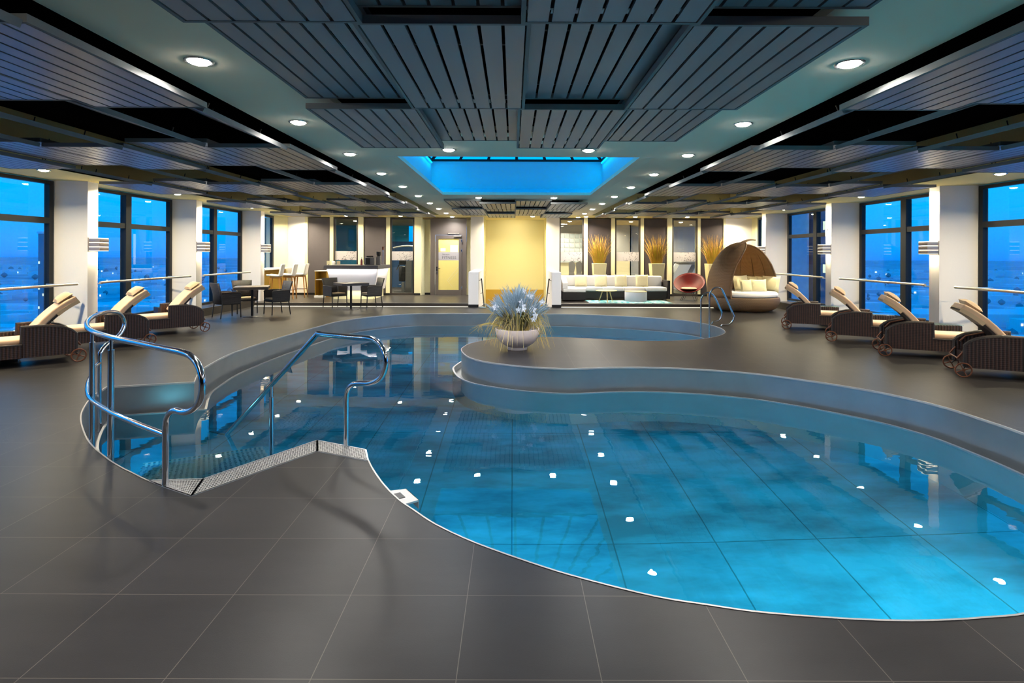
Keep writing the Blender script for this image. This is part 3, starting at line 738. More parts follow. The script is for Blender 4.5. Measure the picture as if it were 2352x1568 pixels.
struct(MB().box(X(1280), X(1500), 25.2, 25.29, 0, 1.6).build('wall_changing_room_tiles', M['gym_tile']))
struct(MB().box(X(1600), X(1612), 26.3, 26.38, 0.9, 2.5).build('wall_stripe', M['gym_dblue']))
gb = thing('glass_block_window', 'grid of square glass blocks on the wall seen through the glazing left of the reeds', 'glass blocks', (X(1300), 25.1, 0))
mb = MB()
for i in range(5):
    for j in range(6): mb.rbox(0.05+i*0.23, 0.26+i*0.23, 0, 0.09, 1.3+j*0.21, 1.49+j*0.21, 0.02, seg=2)
mb.build('blocks', M['glassblock'], gb)
mb = MB()
for i in range(6): mb.box(0.02+i*0.23, 0.05+i*0.23, 0.02, 0.08, 1.28, 2.56)
for j in range(7): mb.box(0.02, 1.2, 0.02, 0.08, 1.27+j*0.21, 1.30+j*0.21)
mb.build('joints', M['white'], gb)

# stairwell walls + pilasters + low walls
mb = MB(); mb.box(SX0-0.3, SX1+0.3, 22.6, 22.72, 0.25, ZC)
mb.box(SX0-0.12, SX0, YB-0.25, 22.7, -2.2, ZC); mb.box(SX1, SX1+0.12, YB-0.25, 22.7, -2.2, ZC)
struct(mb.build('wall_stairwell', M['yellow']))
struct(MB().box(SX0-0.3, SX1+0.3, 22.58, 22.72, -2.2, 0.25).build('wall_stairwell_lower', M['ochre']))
for nm, x0, x1 in (('wall_pilaster_left', -1.52, SX0-0.001), ('wall_pilaster_right', SX1+0.001, 1.68)):
    struct(MB().box(x0, x1, 20.72, YB+0.1, 0, ZC).build(nm, M['wall']))
for nm, x0, x1 in (('wall_low_left', SX0-0.31, SX0), ('wall_low_right', SX1, SX1+0.28)):
    t = struct(MB().box(x0, x1, 17.75, 20.72, -1.5, 1.085).build(nm, M['wall']))
    MB().box(x0-0.006, x1+0.006, 17.735, 17.76, 0, 0.085).build('skirting', M['black'], t)
for x, w in ((SX0+0.075, 'left'), (SX1-0.075, 'right')):
    t = thing('stair_handrail', 'slim dark handrail descending the stairwell inside the %s low wall' % w, 'handrail', (x, 17.95, 0), 0, 'stairwell handrails')
    MB().tube([(0.0, 0.0, 0.86), (0, 0.15, 0.86), (0, 2.6, -0.60)], 0.02, 10).build('rail', M['darkmetal'], t)
    sg = -1 if w == 'left' else 1
    for y_, z_ in ((0.1, 0.86), (0.9, 0.40), (1.7, -0.08)):
        MB().tube([(0, y_, z_-0.02), (0.075*sg, y_, z_-0.05)], 0.008, 8).build('bracket', M['darkmetal'], t)

# glass door
dr = bpy.data.objects.new('door_1', None); C.objects.link(dr); dr['kind'] = 'structure'; dr.location = (X(988), YB+0.05, ZP)
W = X(1071)-X(988); H = 2.27
mb = MB(); mb.box(0, 0.17, 0, 0.1, 0, H); mb.box(W-0.17, W, 0, 0.1, 0, H); mb.box(0.17, W-0.17, 0, 0.1, H-0.04, H); mb.build('frame', M['door_frame'], dr)
lx0, lx1 = 0.19, W-0.17
mb = MB(); mb.box(lx0, lx0+0.11, -0.02, 0.04, 0.01, H-0.05); mb.box(lx1-0.11, lx1, -0.02, 0.04, 0.01, H-0.05); mb.box(lx0+0.11, lx1-0.11, -0.02, 0.04, 0.01, 0.19); mb.box(lx0+0.11, lx1-0.11, -0.02, 0.04, H-0.18, H-0.05)
leaf = mb.build('door_leaf', M['door_frame'], dr)
gx0, gx1 = lx0+0.11, lx1-0.11
MB().box(gx0, gx1, 0.005, 0.015, 0.19, H-0.18).build('pane', M['door_glass'], leaf)
MB().box(gx0, gx1, 0.0, 0.004, 1.29, 1.59).build('frosted_band', M['frost'], leaf)
mb = MB(); mb.box(gx0+0.08, gx0+0.26, -0.001, 0.004, 1.62, 1.74); mb.box(gx0+0.44, gx0+0.72, -0.001, 0.004, 1.60, 1.85); mb.build('notices', M['white'], leaf)
mb = MB()
mb.tube([(gx1-0.02, 0.0, 1.05), (gx1-0.42, 0.0, 0.55), (gx1-0.22, 0.0, 0.28)], 0.0035, 6); mb.tube([(gx1-0.02, 0.0, 0.88), (gx1-0.37, 0.0, 0.50)], 0.0035, 6)
mb.build('etched_line', M['white'], leaf)
mb = MB(); mb.tube([(lx0+0.055, -0.02, 0.98), (lx0+0.055, -0.07, 0.98), (lx0+0.19, -0.07, 0.98)], 0.011, 8); mb.box(lx0+0.035, lx0+0.075, -0.028, -0.02, 0.90, 1.05); mb.box(lx0+0.04, lx0+0.07, -0.03, -0.02, 0.80, 0.87)
mb.build('handle', M['chrome'], leaf)
for z_ in (0.28, 1.65, 2.02):
    mb = MB(); mb.tube([(lx1+0.01, -0.035, z_-0.07), (lx1+0.01, -0.035, z_+0.07)], 0.013, 8); mb.box(lx1-0.03, lx1+0.0, -0.03, -0.02, z_-0.03, z_+0.03); mb.build('hinge', M['chrome'], dr)
mb = MB(); mb.box(lx1-0.30, lx1-0.02, -0.07, -0.021, H-0.11, H-0.055); mb.box(lx1-0.5, lx1-0.1, -0.03, -0.005, H+0.0, H+0.025); mb.build('door_closer', M['railm'], dr)
def text(s, size, loc_, parent, m_, name='lettering', rot=(PI/2, 0, 0), ext=0.002, shear=0.0, space=1.0, sx=1.0):
    cu = bpy.data.curves.new('txt', 'FONT'); cu.body = s; cu.size = size; cu.extrude = ext; cu.shear = shear; cu.space_character = space
    to = bpy.data.objects.new('txt', cu); C.objects.link(to)
    bpy.context.view_layer.update()
    me = bpy.data.meshes.new_from_object(to.evaluated_get(bpy.context.evaluated_depsgraph_get())); bpy.data.objects.remove(to)
    me.materials.clear(); me.materials.append(m_)
    o = bpy.data.objects.new(name, me); C.objects.link(o); o.parent = parent; o.location = loc_; o.rotation_euler = rot; o.scale = (sx, 1, 1); return o
text('FITNESS', 0.135, (gx0+0.135, -0.004, 1.345), leaf, M['ink'], space=1.12)
text('Sheraton', 0.075, (gx0+0.14, -0.004, 1.485), leaf, M['ink'])
area('door_back_light', (0.6, 0.9, 1.3), (-PI/2, 0, 0), 0.9, 14, (1, 0.93, 0.6), dr, 'RECTANGLE', 1.9)
# ------------------------------------------------------------------ ceiling panels
ORD = ['first', 'second', 'third', 'fourth', 'fifth', 'sixth', 'seventh', 'eighth', 'ninth', 'tenth', 'eleventh', 'twelfth']
def make_panel(w, l, m_):
    t = thing('ceiling_panel', 'grey slatted metal ceiling panel', 'ceiling panel')
    th = 0.045; mb = MB(); r = 0.022
    mb.box(-w/2, -w/2+r, 0, l, 0, th); mb.box(w/2-r, w/2, 0, l, 0, th); mb.box(-w/2+r, w/2-r, 0, r, 0, th); mb.box(-w/2+r, w/2-r, l-r, l, 0, th)
    mb.build('rim', M['panel_rim'], t)
    mb = MB(); ns = 7; p = (w-2*r)/ns
    for i in range(ns): mb.box(-w/2+r+p*i+0.0095, -w/2+r+p*(i+1)-0.0095, r, l-r, 0.002, 0.02)
    mb.build('slats', m_, t)
    mb = MB()
    for x in (-w*0.3, w*0.3):
        for y in (l*0.2, l*0.8): mb.tube([(x, y, 0.02), (x, y, 0.10)], 0.006, 6)
    mb.box(-w/2+0.03, w/2-0.03, l*0.2-0.012, l*0.2+0.012, 0.02, 0.045); mb.box(-w/2+0.03, w/2-0.03, l*0.8-0.012, l*0.8+0.012, 0.02, 0.045)
    mb.build('hanger', M['black'], t); return t
PL_ = 1.74; PROTO = make_panel(0.92, PL_, M['panel']); PROTO_S = make_panel(0.92, PL_, M['panel_side']); PROTO_F = make_panel(0.90, 1.78, M['panel'])
used = set()
def place_panel(proto, x, y, z, label, group, tilt=0.0):
    if id(proto) in used: t = dup(proto, (x, y, z))
    else: t = proto; used.add(id(proto)); t.location = (x, y, z)
    t['label'] = label; t['group'] = group; t.rotation_euler = (0, tilt, 0); return t
ZL, ZH = CAMZ+1.18, CAMZ+1.262
colw = 0.867; cx0 = -1.67+colw/2
for k in range(3):
    for c in range(4):
        low = (c+k) % 2 == (1 if k == 1 else 1)
        low = ((c % 2) == 1) if k == 1 else ((c % 2) == 0)
        place_panel(PROTO, cx0+colw*c, 1.21+PL_*k, ZL if low else ZH, 'slatted ceiling panel of the raft before the skylight, %s row, %s from left' % (ORD[k], ORD[c]), 'near ceiling raft panels')
rowsF = [13.96, 15.76, 17.56]
for k in range(3):
    for c in range(4):
        low = ((c % 2) == 1) if k != 1 else ((c % 2) == 0)
        place_panel(PROTO_F, cx0+colw*c, rowsF[k]+0.02, (CAMZ+1.22) if low else (CAMZ+1.29), 'slatted ceiling panel of the raft behind the skylight, %s row, %s from left' % (ORD[k], ORD[c]), 'far ceiling raft panels')
for side in (-1, 1):
    xi = -2.50 if side < 0 else 2.66
    nm = 'left' if side < 0 else 'right'
    for c in range(5):
        for k in range(10):
            x = xi+side*(0.46+0.93*c); y = 1.21+PL_*k
            if k % 2 == 1:
                low = c % 2 == 0; z = ZL if low else CAMZ+1.235; tilt = 0.0; how = 'hung flat'
            else:
                ta = math.atan(1.17/(2.5+0.93*(c+0.5)))+0.015; tilt = side*-ta; z = CAMZ+1.15+0.46*math.sin(ta)+(0.0 if c % 2 == 0 else 0.03); how = 'tilted up towards the windows'
            if k == 0 and c < 1: pass
            place_panel(PROTO_S, x, y, z, '%s slatted ceiling panel in the %s black bay, %s row, %s from the pool' % ('flat' if k % 2 else 'tilted', nm, ORD[k], ORD[c]), '%s side ceiling panels' % nm, tilt)

# ------------------------------------------------------------------ downlights
def make_down(m_, E_, col):
    t = thing('downlight', 'round recessed downlight', 'downlight')
    MB().lathe([(0.070, 0.004), (0.078, -0.006), (0.094, -0.007), (0.098, 0.0)], 28).build('ring', M['ring'], t)
    MB().lathe([(0.0, -0.026), (0.035, -0.024), (0.06, -0.016), (0.073, -0.001)], 28).build('lens', m_, t)
    area('lamp', (0, 0, -0.030), (0, 0, 0), 0.13, E_, col, t, spread=150); return t
PC = make_down(M['bulb'], DLC, (1.0, 0.96, 0.90)); PWm = make_down(M['bulb_w'], DLW, (1.0, 0.87, 0.60))
def place_down(p, x, y, lb, g):
    if id(p) in used: t = dup(p, (x, y, ZC-0.001))
    else: t = p; used.add(id(p)); t.location = (x, y, ZC-0.001)
    t['label'] = lb; t['group'] = g
for sd, x in (('left', -2.2), ('right', 2.35)):
    for k in range(-2, 10):
        y = 4.02+1.86*k
        if y < -1: continue
        place_down(PC, x, y, 'round white downlight in the ceiling strip %s of the rafts, %s' % (sd, ('%s from the camera' % ORD[k]) if k >= 0 else 'above the camera'), 'pool ceiling downlights')
for x, y, w in ((-0.83, 7.4, 'left one just before the skylight'), (0.97, 7.4, 'right one just before the skylight'), (-0.82, 13.68, 'left one just behind the skylight'), (0.97, 13.68, 'right one just behind the skylight')):
    place_down(PC, x, y, 'round white downlight on the pool centre, '+w, 'pool ceiling downlights')
for sd, x in (('left', -7.66), ('right', 7.95)):
    for k in range(-4, 7):
        y = 9.38+1.87*k
        place_down(PWm, x, y, 'round warm downlight in the soffit above the %s windows, %s' % (sd, ('%s in view' % ORD[k]) if k >= 0 else '%s beyond the picture edge' % ORD[-k-1]), 'window soffit downlights')
for i, (x) in enumerate((-5.93, -4.0, -0.5, 0.7, 2.6, 4.35, 6.2)):
    place_down(PWm, x, 20.45, 'round warm downlight in the soffit of the back wall, %s from the left' % ORD[i], 'back wall downlights')
for i, (x, y) in enumerate(((-6.2, 22.6), (-5.2, 24.2), (-3.9, 23.0), (-3.6, 25.2), (2.2, 22.3), (2.1, 24.2), (4.6, 22.4), (4.0, 24.6), (6.6, 22.6), (6.9, 25.0))):
    t = dup(PWm, (x, y, 2.925)); t['label'] = 'white downlight in the glazed rooms behind the back wall, %s from left' % ORD[i]; t['group'] = 'downlights behind the glazing'
area('stairwell_light', (0.08, 21.6, 2.9), (0.35, 0, 0), 0.5, 11, (1, 0.93, 0.74), None)

# ------------------------------------------------------------------ sconces
def make_sconce():
    t = thing('wall_sconce', 'wall sconce', 'wall lamp')
    w = 0.25; d = 0.22
    for i in range(3): MB().rbox(0.0, d, -w/2, w/2, -0.118+0.082*i, -0.118+0.082*i+0.066, 0.006).build('louvre', M['sconce'], t)
    mb = MB()
    for z in (-0.123, -0.051, 0.031, 0.115): mb.box(0.006, d-0.006, -w/2+0.006, w/2-0.006, z-0.001, z+0.009)
    mb.build('diffuser', M['slot'], t)
    MB().box(0.0, 0.012, -w/2-0.01, w/2+0.01, -0.13, 0.13).build('back_plate', M['sconce'], t)
    area('lamp', (0.09, 0, 0.14), (PI, 0, 0), 0.13, SCE, (1, 0.82, 0.46), t); area('lamp', (0.09, 0, -0.135), (0, 0, 0), 0.13, SCE, (1, 0.84, 0.5), t)
    return t
SC = make_sconce(); first = True
posn = ['nearest visible', 'second', 'third']
for side, ps in ((-1, piersL[1:]), (1, piersR[1:])):
    for i, y in enumerate(ps):
        x = PL if side < 0 else PR; lb = 'louvred metal wall sconce on the %s side white pier, %s' % ('left' if side < 0 else 'right', ['beside the camera', 'nearest of the three in view', 'middle of the three in view', 'farthest of the three in view'][i])
        if first: t = SC; t.location = (x, y+0.29, 1.80); first = False
        else: t = dup(SC, (x, y+0.29, 1.80), 0 if side < 0 else PI)
        t['label'] = lb; t['group'] = 'louvred wall sconces'
# sign on the right pier
sg = thing('wall_sign', 'white sign with a round prohibition symbol above the middle right sconce', 'sign', (PR-0.002, piersR[3]+0.29, 2.30), 0)
MB().box(-0.012, 0, -0.12, 0.12, -0.16, 0.16).build('plate', M['white'], sg)
mb = MB(); mb.tube([(-0.016, 0.075*math.cos(a*PI/12), 0.075*math.sin(a*PI/12)+0.01) for a in range(24)], 0.0045, 6, closed=True)
mb.tube([(-0.016, -0.05, 0.06), (-0.016, 0.05, -0.04)], 0.004, 6); mb.tube([(-0.016, 0.0, 0.05), (-0.016, 0.02, 0.0), (-0.016, -0.03, -0.03)], 0.006, 6)
mb.build('symbol', M['ink'], sg)
for i, (y, z, w) in enumerate(((piersR[2], 0.55, ''),)): pass

# ------------------------------------------------------------------ window rails
for i in range(5):
    for side, ps, xx in ((-1, piersL, -8.02), (1, piersR, 8.16)):
        y1 = ps[i]-0.12 if side < 0 else ps[i]-0.30; y0 = (ps[i-1]+0.47) if i else YN+0.1
        if y1 < 1: continue
        if side < 0 and i == 4: y1 = 17.55
        t = thing('window_rail', 'satin metal grab rail in front of the %s windows, %s bay from the camera' % ('left' if side < 0 else 'right', ORD[i-1] if i else 'zeroth'), 'rail', (xx, y0, 0), 0, 'window grab rails')
        sgn = -side
        L = y1-y0; wx = (XL if side < 0 else XR)-xx
        MB().tube([(0, 0, 1.065), (0, L, 1.065)], 0.024, 12).build('rail', M['railm'], t)
        for yy in (L-0.01,):
            MB().tube([(0, yy-0.03, 1.065), (wx*0.12, yy-0.03, 1.06), (wx*0.9, yy-0.05, 1.06)], 0.012, 8).build('bracket', M['railm'], t)
        MB().tube([(0, 0.05, 1.04), (wx*0.9, 0.05, 1.04)], 0.012, 8).build('bracket', M['railm'], t)

# ------------------------------------------------------------------ loungers
def make_lounger():
    t = thing('sun_lounger', 'lounger', 'sun lounger'); HW = 0.32
    Lf = 1.58; La = 0.62
    arm = [(0.0, 0.13), (0.0, 0.42), (0.05, 0.47), (0.13, 0.515), (0.24, 0.545), (0.38, 0.562), (La, 0.565), (La, 0.13)]
    for sgy in (-1, 1):
        y0, y1 = (HW-0.055, HW) if sgy > 0 else (-HW, -HW+0.055)
        p = MB().prism(arm, y0, y1, axis='y').build('arm_panel', M['wick_dark'], t)
        path = [(a[0], (y0+y1)/2, a[1]+0.004) for a in arm[1:-1]]
        MB().tube([(0.0, (y0+y1)/2, 0.14)]+path+[(La, (y0+y1)/2, 0.34)], 0.030, 8).build('rim', M['wick_rim'], p)
    mb = MB(); mb.box(La-0.01, Lf, -HW, HW, 0.13, 0.32); mb.box(0.02, La, -HW+0.055, HW-0.055, 0.15, 0.30)
    bx = mb.build('base_box', M['wick_dark'], t)
    MB().tube([(La, -HW, 0.32), (Lf, -HW, 0.32), (Lf, HW, 0.32), (La, HW, 0.32)], 0.014, 6).build('rim', M['wick_rim'], bx)
    MB().rbox(0.42, Lf-0.03, -HW+0.06, HW-0.06, 0.32, 0.40, 0.03).build('seat_cushion', M['cush_tan'], t)
    # back: arched profile in x-z
    prof = spline([(0.47, 0.42), (0.40, 0.52), (0.30, 0.64), (0.19, 0.75), (0.07, 0.845), (-0.045, 0.915)], 4)
    def ribbon(th0, th1, w, name, m_, a=0, b=None):
        pp = prof[a:b]; top = []; bot = []
        for i, p in enumerate(pp):
            q = pp[min(i+1, len(pp)-1)]-pp[max(i-1, 0)]; q.normalize(); nn_ = Vector((-q.y, q.x))
            if nn_.y < 0: nn_ = -nn_
            top.append(p+nn_*th1); bot.append(p+nn_*th0)
        return MB().prism([tuple(p) for p in top+bot[::-1]], -w/2, w/2, axis='y')
    ribbon(-0.03, 0.0, 0.50, '', None).build('back_board', M['wick_rim'], t)
    rb = ribbon(0.0, 0.085, 0.52, '', None)
    bc = rb.build('back_cushion', M['cush_tan'], t)
    mod = bc.modifiers.new('bevel', 'BEVEL'); mod.width = 0.022; mod.segments = 3; mod.limit_method = 'ANGLE'; mod.angle_limit = 0.9
    ribbon(-0.034, 0.02, 0.53, '', None, 11, None).build('cushion_cover', M['cush_beige'], t)
    zd = Vector((0.80, 0, -0.60)); xd = Vector((0, 1, 0)); yd = zd.cross(xd)
    R_ = Matrix(((xd.x, yd.x, zd.x, 0.115), (xd.y, yd.y, zd.y, 0), (xd.z, yd.z, zd.z, 0.955), (0, 0, 0, 1)))
    MB().pillow(0.42, 0.24, 0.11, R_).build('headrest_pillow', M['cush_beige'], t)
    for sgy in (-1, 1):
        mb = MB(); cy = sgy*(HW+0.03); cxx, cz, r = -0.03, 0.10, 0.092
        mb.tube([(cxx+r*math.cos(a*PI/12), cy, cz+r*math.sin(a*PI/12)) for a in range(24)], 0.0105, 8, closed=True)
        for k in range(4):
            a = k*PI/2+0.4; mb.tube([(cxx, cy, cz), (cxx+r*math.cos(a), cy, cz+r*math.sin(a))], 0.008, 6)
        mb.tube([(cxx, cy-0.02, cz), (cxx, cy+0.02, cz)], 0.02, 10)
        wh = mb.build('wheel', M['bronze'], t)
        MB().tube([(cxx, cy, cz), (cxx, sgy*(HW-0.03), cz), (0.03, sgy*(HW-0.03), 0.17)], 0.009, 8).build('axle', M['darkmetal'], t)
        MB().tube([(1.40, sgy*0.25, 0.0), (1.40, sgy*0.25, 0.13)], 0.018, 10).build('foot', M['chrome'], t)
        MB().tube([(0.33, sgy*0.24, 0.56), (0.12, sgy*0.24, 0.50), (0.05, sgy*0.24, 0.42)], 0.012, 8).build('back_stay', M['bronze'], t)
    MB().tube([(0.0, -0.22, 0.34), (-0.07, -0.22, 0.24), (-0.07, 0.22, 0.24), (0.0, 0.22, 0.34)], 0.013, 8).build('pull_handle', M['bronze'], t)
    return t
LG = make_lounger(); first = True
def lounger(px, py, ang, side, lb):
    """(px,py) is where the near wheel touches the deck"""
    global first
    wx, wy = G(px, py); a = math.radians(ang)
    lx, ly = -0.03, (0.35 if side < 0 else -0.35)
    x = wx-(lx*math.cos(a)-ly*math.sin(a)); y = wy-(lx*math.sin(a)+ly*math.cos(a))
    if first: t = LG; first = False; t.location = (x, y, 0); t.rotation_euler = (0, 0, a)
    else: t = dup(LG, (x, y, 0), a)
    t['label'] = lb; t['group'] = 'wicker loungers by the %s windows' % ('left' if side < 0 else 'right')
A0 = 'dark wicker sun lounger, tan cushion, '
lounger(471, 761.5, 226, -1, A0+'farthest of three by the left windows')
lounger(345, 791.5, 228, -1, A0+'middle of three by the left windows')
lounger(181, 830.5, 226, -1, A0+'nearest of three by the left windows')
lounger(1806.7, 755.5, -24, 1, A0+'farthest of the four by the right windows')
lounger(1909.5, 784, -28, 1, A0+'second farthest of the four by the right windows')
lounger(2033, 817.8, -25, 1, A0+'second nearest of the four by the right windows')
lounger(2213, 866.6, -26, 1, A0+'nearest of four by the right windows')

def side_table(x, y, rz, lb, proto=[None]):
    if proto[0] is None:
        t = thing('wicker_side_table', lb, 'side table', (x, y, 0), rz); proto[0] = t
        MB().rbox(-0.19, 0.19, -0.19, 0.19, 0.03, 0.455, 0.015).build('body', M['wick_dark'], t)
        MB().rbox(-0.205, 0.205, -0.205, 0.205, 0.456, 0.466, 0.004).build('glass_top', M['glass_t'], t)
        for a in (-1, 1):
            for b in (-1, 1): MB().tube([(0.15*a, 0.15*b, 0), (0.15*a, 0.15*b, 0.04)], 0.015, 8).build('foot', M['chrome'], t)
    else: t = dup(proto[0], (x, y, 0), rz)
    t['label'] = lb; t['group'] = 'wicker side tables with glass tops'
side_table(-7.70, 12.75, 0.8, 'dark wicker side table with glass top behind the farthest left lounger')
side_table(-7.72, 8.72, 0.8, 'dark wicker side table with glass top behind the nearest left lounger')
side_table(7.40, 13.45, -0.4, 'dark wicker side table with glass top behind the farthest right lounger')
side_table(7.48, 11.62, -0.4, 'dark wicker side table with glass top behind the second farthest right lounger')
side_table(7.55, 10.02, -0.4, 'dark wicker side table with glass top behind the second nearest right lounger')
side_table(7.60, 8.42, -0.4, 'dark wicker side table with glass top behind the nearest right lounger at the picture edge')

# ------------------------------------------------------------------ cafe tables and chairs
def cafe_table(x, y, rot, lb):
    t = thing('cafe_table', lb, 'table', (x, y, 0), rot, 'square cafe tables')
    MB().box(-0.4, 0.4, -0.4, 0.4, 0.715, 0.775).build('apron', M['table_edge'], t)
    MB().rbox(-0.402, 0.402, -0.402, 0.402, 0.775, 0.789, 0.004).build('tabletop', M['table_top'], t)
    MB().tube([(0, 0, 0.02), (0, 0, 0.72)], 0.031, 16).build('column', M['darkmetal'], t)
    MB().lathe([(0.0, 0.028), (0.05, 0.026), (0.20, 0.012), (0.235, 0.006), (0.235, 0.0)], 32).build('base_plate', M['darkmetal'], t)
cafe_table(-6.75, 14.89, math.radians(19), 'square dark cafe table near the left windows with three wicker chairs')
cafe_table(-4.76, 16.92, math.radians(35), 'square dark cafe table in front of the bar counter with two wicker chairs')
def make_chair():
    t = thing('wicker_armchair', 'chair', 'chair'); w = 0.27
    MB().rbox(-0.24, 0.24, -0.22, 0.23, 0.36, 0.43, 0.02).build('seat', M['wick_chair'], t)
    MB().rbox(-0.215, 0.215, -0.19, 0.21, 0.43, 0.465, 0.016).build('seat_cushion', M['cush_beige'], t)
    # back, slightly curved and leaning
    vs = []; n = 8
    for j, (z, yy, hw) in enumerate(((0.38, -0.215, 0.225), (0.62, -0.245, 0.235), (0.90, -0.315, 0.262))):
        for i in range(n+1):
            u_ = -1+2*i/n; vs.append((u_*hw, yy-0.035*(1-u_*u_), z))
    fs = [(j*(n+1)+i, j*(n+1)+i+1, (j+1)*(n+1)+i+1, (j+1)*(n+1)+i) for j in range(2) for i in range(n)]
    b = MB().add(vs, fs, True).build('backrest', M['wick_chair'], t); md = b.modifiers.new('thick', 'SOLIDIFY'); md.thickness = 0.028; md.offset = 0
    for s in (-1, 1):
        o = MB().prism([(-0.235, 0.38), (-0.25, 0.655), (0.20, 0.655), (0.225, 0.63), (0.215, 0.38)], s*0.262-0.012, s*0.262+0.012, axis='x').build('arm_panel', M['wick_chair'], t)
        MB().tube([(s*0.262, -0.25, 0.66), (s*0.262, 0.0, 0.665), (s*0.262, 0.19, 0.655), (s*0.262, 0.225, 0.62)], 0.019, 8).build('armrest', M['wick_rim'], o)
        for yy, dy in ((0.215, 0.012), (-0.215, -0.05)):
            l = MB().tube([(s*0.25, yy, 0.40), (s*0.252, yy+dy, 0.035)], 0.0145, 10).build('leg', M['black'], t)
            MB().tube([(s*0.252, yy+dy, 0.036), (s*0.252, yy+dy*1.05, 0.0)], 0.0125, 10).build('foot_cap', M['chrome'], l)
    return t
CH = make_chair(); first = True
def chair(x, y, face, lb, g='wicker armchairs at the cafe tables'):
    global first
    rz = math.radians(face-90)
    if first: t = CH; first = False; t.location = (x, y, 0); t.rotation_euler = (0, 0, rz)
    else: t = dup(CH, (x, y, 0), rz)
    t['label'] = lb; t['group'] = g
chair(-7.17, 14.44, 49, 'dark wicker armchair left of the window cafe table, its back to the windows')
chair(-6.28, 15.28, 226, 'dark wicker armchair on the right side of the window cafe table')
chair(-7.22, 15.50, -50, 'dark wicker armchair behind the window cafe table, facing the pool')
chair(-5.35, 17.34, -40, 'dark wicker armchair left of the cafe table in front of the bar')
chair(-4.29, 17.41, 215, 'dark wicker armchair right of the cafe table in front of the bar')

# ------------------------------------------------------------------ bar stools and window bar
def make_stool():
    t = thing('bar_stool', 'stool', 'stool')
    prof = [(0.24, 0.80), (0.20, 0.815), (0.05, 0.80), (-0.10, 0.79), (-0.17, 0.81), (-0.205, 0.90), (-0.225, 1.02), (-0.25, 1.13), (-0.262, 1.17)]
    sp_ = spline([(a, b) for a, b in prof], 3); n = 6; vs = []
    for i, p in enumerate(sp_):
        f = i/(len(sp_)-1); hw = 0.205-0.02*f+0.0*f
        if f > 0.93: hw *= 0.93
        if f < 0.05: hw *= 0.9
        for k in range(n+1):
            u_ = -1+2*k/n
            vs.append((p.x+(0.03*u_*u_ if f > 0.5 else 0), u_*hw, p.y+(0.018*u_*u_ if f < 0.5 else 0.0)))
    fs = [(i*(n+1)+k, i*(n+1)+k+1, (i+1)*(n+1)+k+1, (i+1)*(n+1)+k) for i in range(len(sp_)-1) for k in range(n)]
    s_ = MB().add(vs, fs, True).build('seat_shell', M['white_fab'], t); md = s_.modifiers.new('thick', 'SOLIDIFY'); md.thickness = 0.045; md.offset = 0
    MB().rbox(-0.15, 0.16, -0.13, 0.13, 0.715, 0.765, 0.02).build('seat_frame', M['oak'], t)
    for a in (-1, 1):
        for b in (-1, 1): MB().tube([(0.13*a, 0.11*b, 0.755), (0.205*a, 0.18*b, 0.0)], [0.021, 0.012], 10).build('leg', M['oak'], t)
    q = 0.30; f = (0.755-q)/0.755; xx = 0.13+0.075*f; yy = 0.11+0.07*f
    MB().tube([(xx, yy, q), (-xx, yy, q), (-xx, -yy, q), (xx, -yy, q)], 0.007, 8, closed=True).build('foot_ring', M['chrome'], t)
    return t
STL = make_stool()
for i, (x, y, w) in enumerate(((-7.68, 18.62, 'nearest of the three'), (-7.50, 19.25, 'middle of the three'), (-7.36, 19.92, 'farthest of the three, by the white wall'))):
    if i == 0: t = STL; t.location = (x, y, ZP); t.rotation_euler = (0, 0, PI+0.1)
    else: t = dup(STL, (x, y, ZP), PI+0.05)
    t['label'] = 'white bar stool with wooden legs, '+w; t['group'] = 'white bar stools'
wb_ = thing('window_bar', 'ivory bar shelf with ochre front panel along the far left window behind the stools', 'bar shelf', (-8.3, 19.9, ZP))
MB().box(-0.26, 0.22, -1.15, 1.25, 0.97, 1.02).build('shelf', M['bar_body'], wb_)
MB().box(-0.25, -0.05, -1.12, 1.22, 0.0, 0.97).build('front_panel', M['ochre'], wb_)

# ------------------------------------------------------------------ bar counter
bc = thing('bar_counter', 'white tapered bar counter with grey top and glowing strip under the edge', 'bar counter', (-5.36, 19.0, ZP))
x0, x1 = -0.90, 0.90
MB().box(x0, x1, 0.0, 1.85, 1.01, 1.135).build('counter_top', M['bar_top'], bc)
mb = MB(); vs = [(x0+0.22, 0.22, 0.28), (x1-0.16, 0.22, 0.28), (x1-0.16, 1.8, 0.28), (x0+0.22, 1.8, 0.28), (x0+0.08, 0.10, 1.01), (x1-0.04, 0.10, 1.01), (x1-0.04, 1.8, 1.01), (x0+0.08, 1.8, 1.01)]
mb.add(vs, [(0, 3, 2, 1), (4, 5, 6, 7), (0, 1, 5, 4), (1, 2, 6, 5), (2, 3, 7, 6), (3, 0, 4, 7)]); mb.build('body', M['bar_body'], bc)
MB().box(x0+0.26, x1-0.22, 0.24, 1.8, 0.0, 0.28).build('plinth', M['cream'], bc)
MB().box(x0+0.10, x1-0.05, 0.06, 0.075, 0.985, 1.008).build('light_strip', M['led_w'], bc)
area('lamp', (0, 0.03, 0.995), (0.35, 0, 0), 1.6, 3.5, (1, 0.97, 0.93), bc, 'RECTANGLE', 0.04)
area('lamp', (0.93, 1.0, 0.995), (0, 0.35, 0), 0.04, 5, (1, 0.9, 0.7), bc, 'RECTANGLE', 1.5)
area('lamp', (0.3, 0.12, 0.27), (0.3, 0, 0), 1.0, 2, (1, 0.85, 0.6), bc, 'RECTANGLE', 0.04)
su = thing('shelf_unit', 'low open shelf unit with white top left of the bar counter', 'shelf', (-6.72, 20.3, ZP))
mb = MB(); mb.box(-0.22, 0.22, -0.2, 0.3, 0.90, 0.925); mb.build('top', M['white'], su)
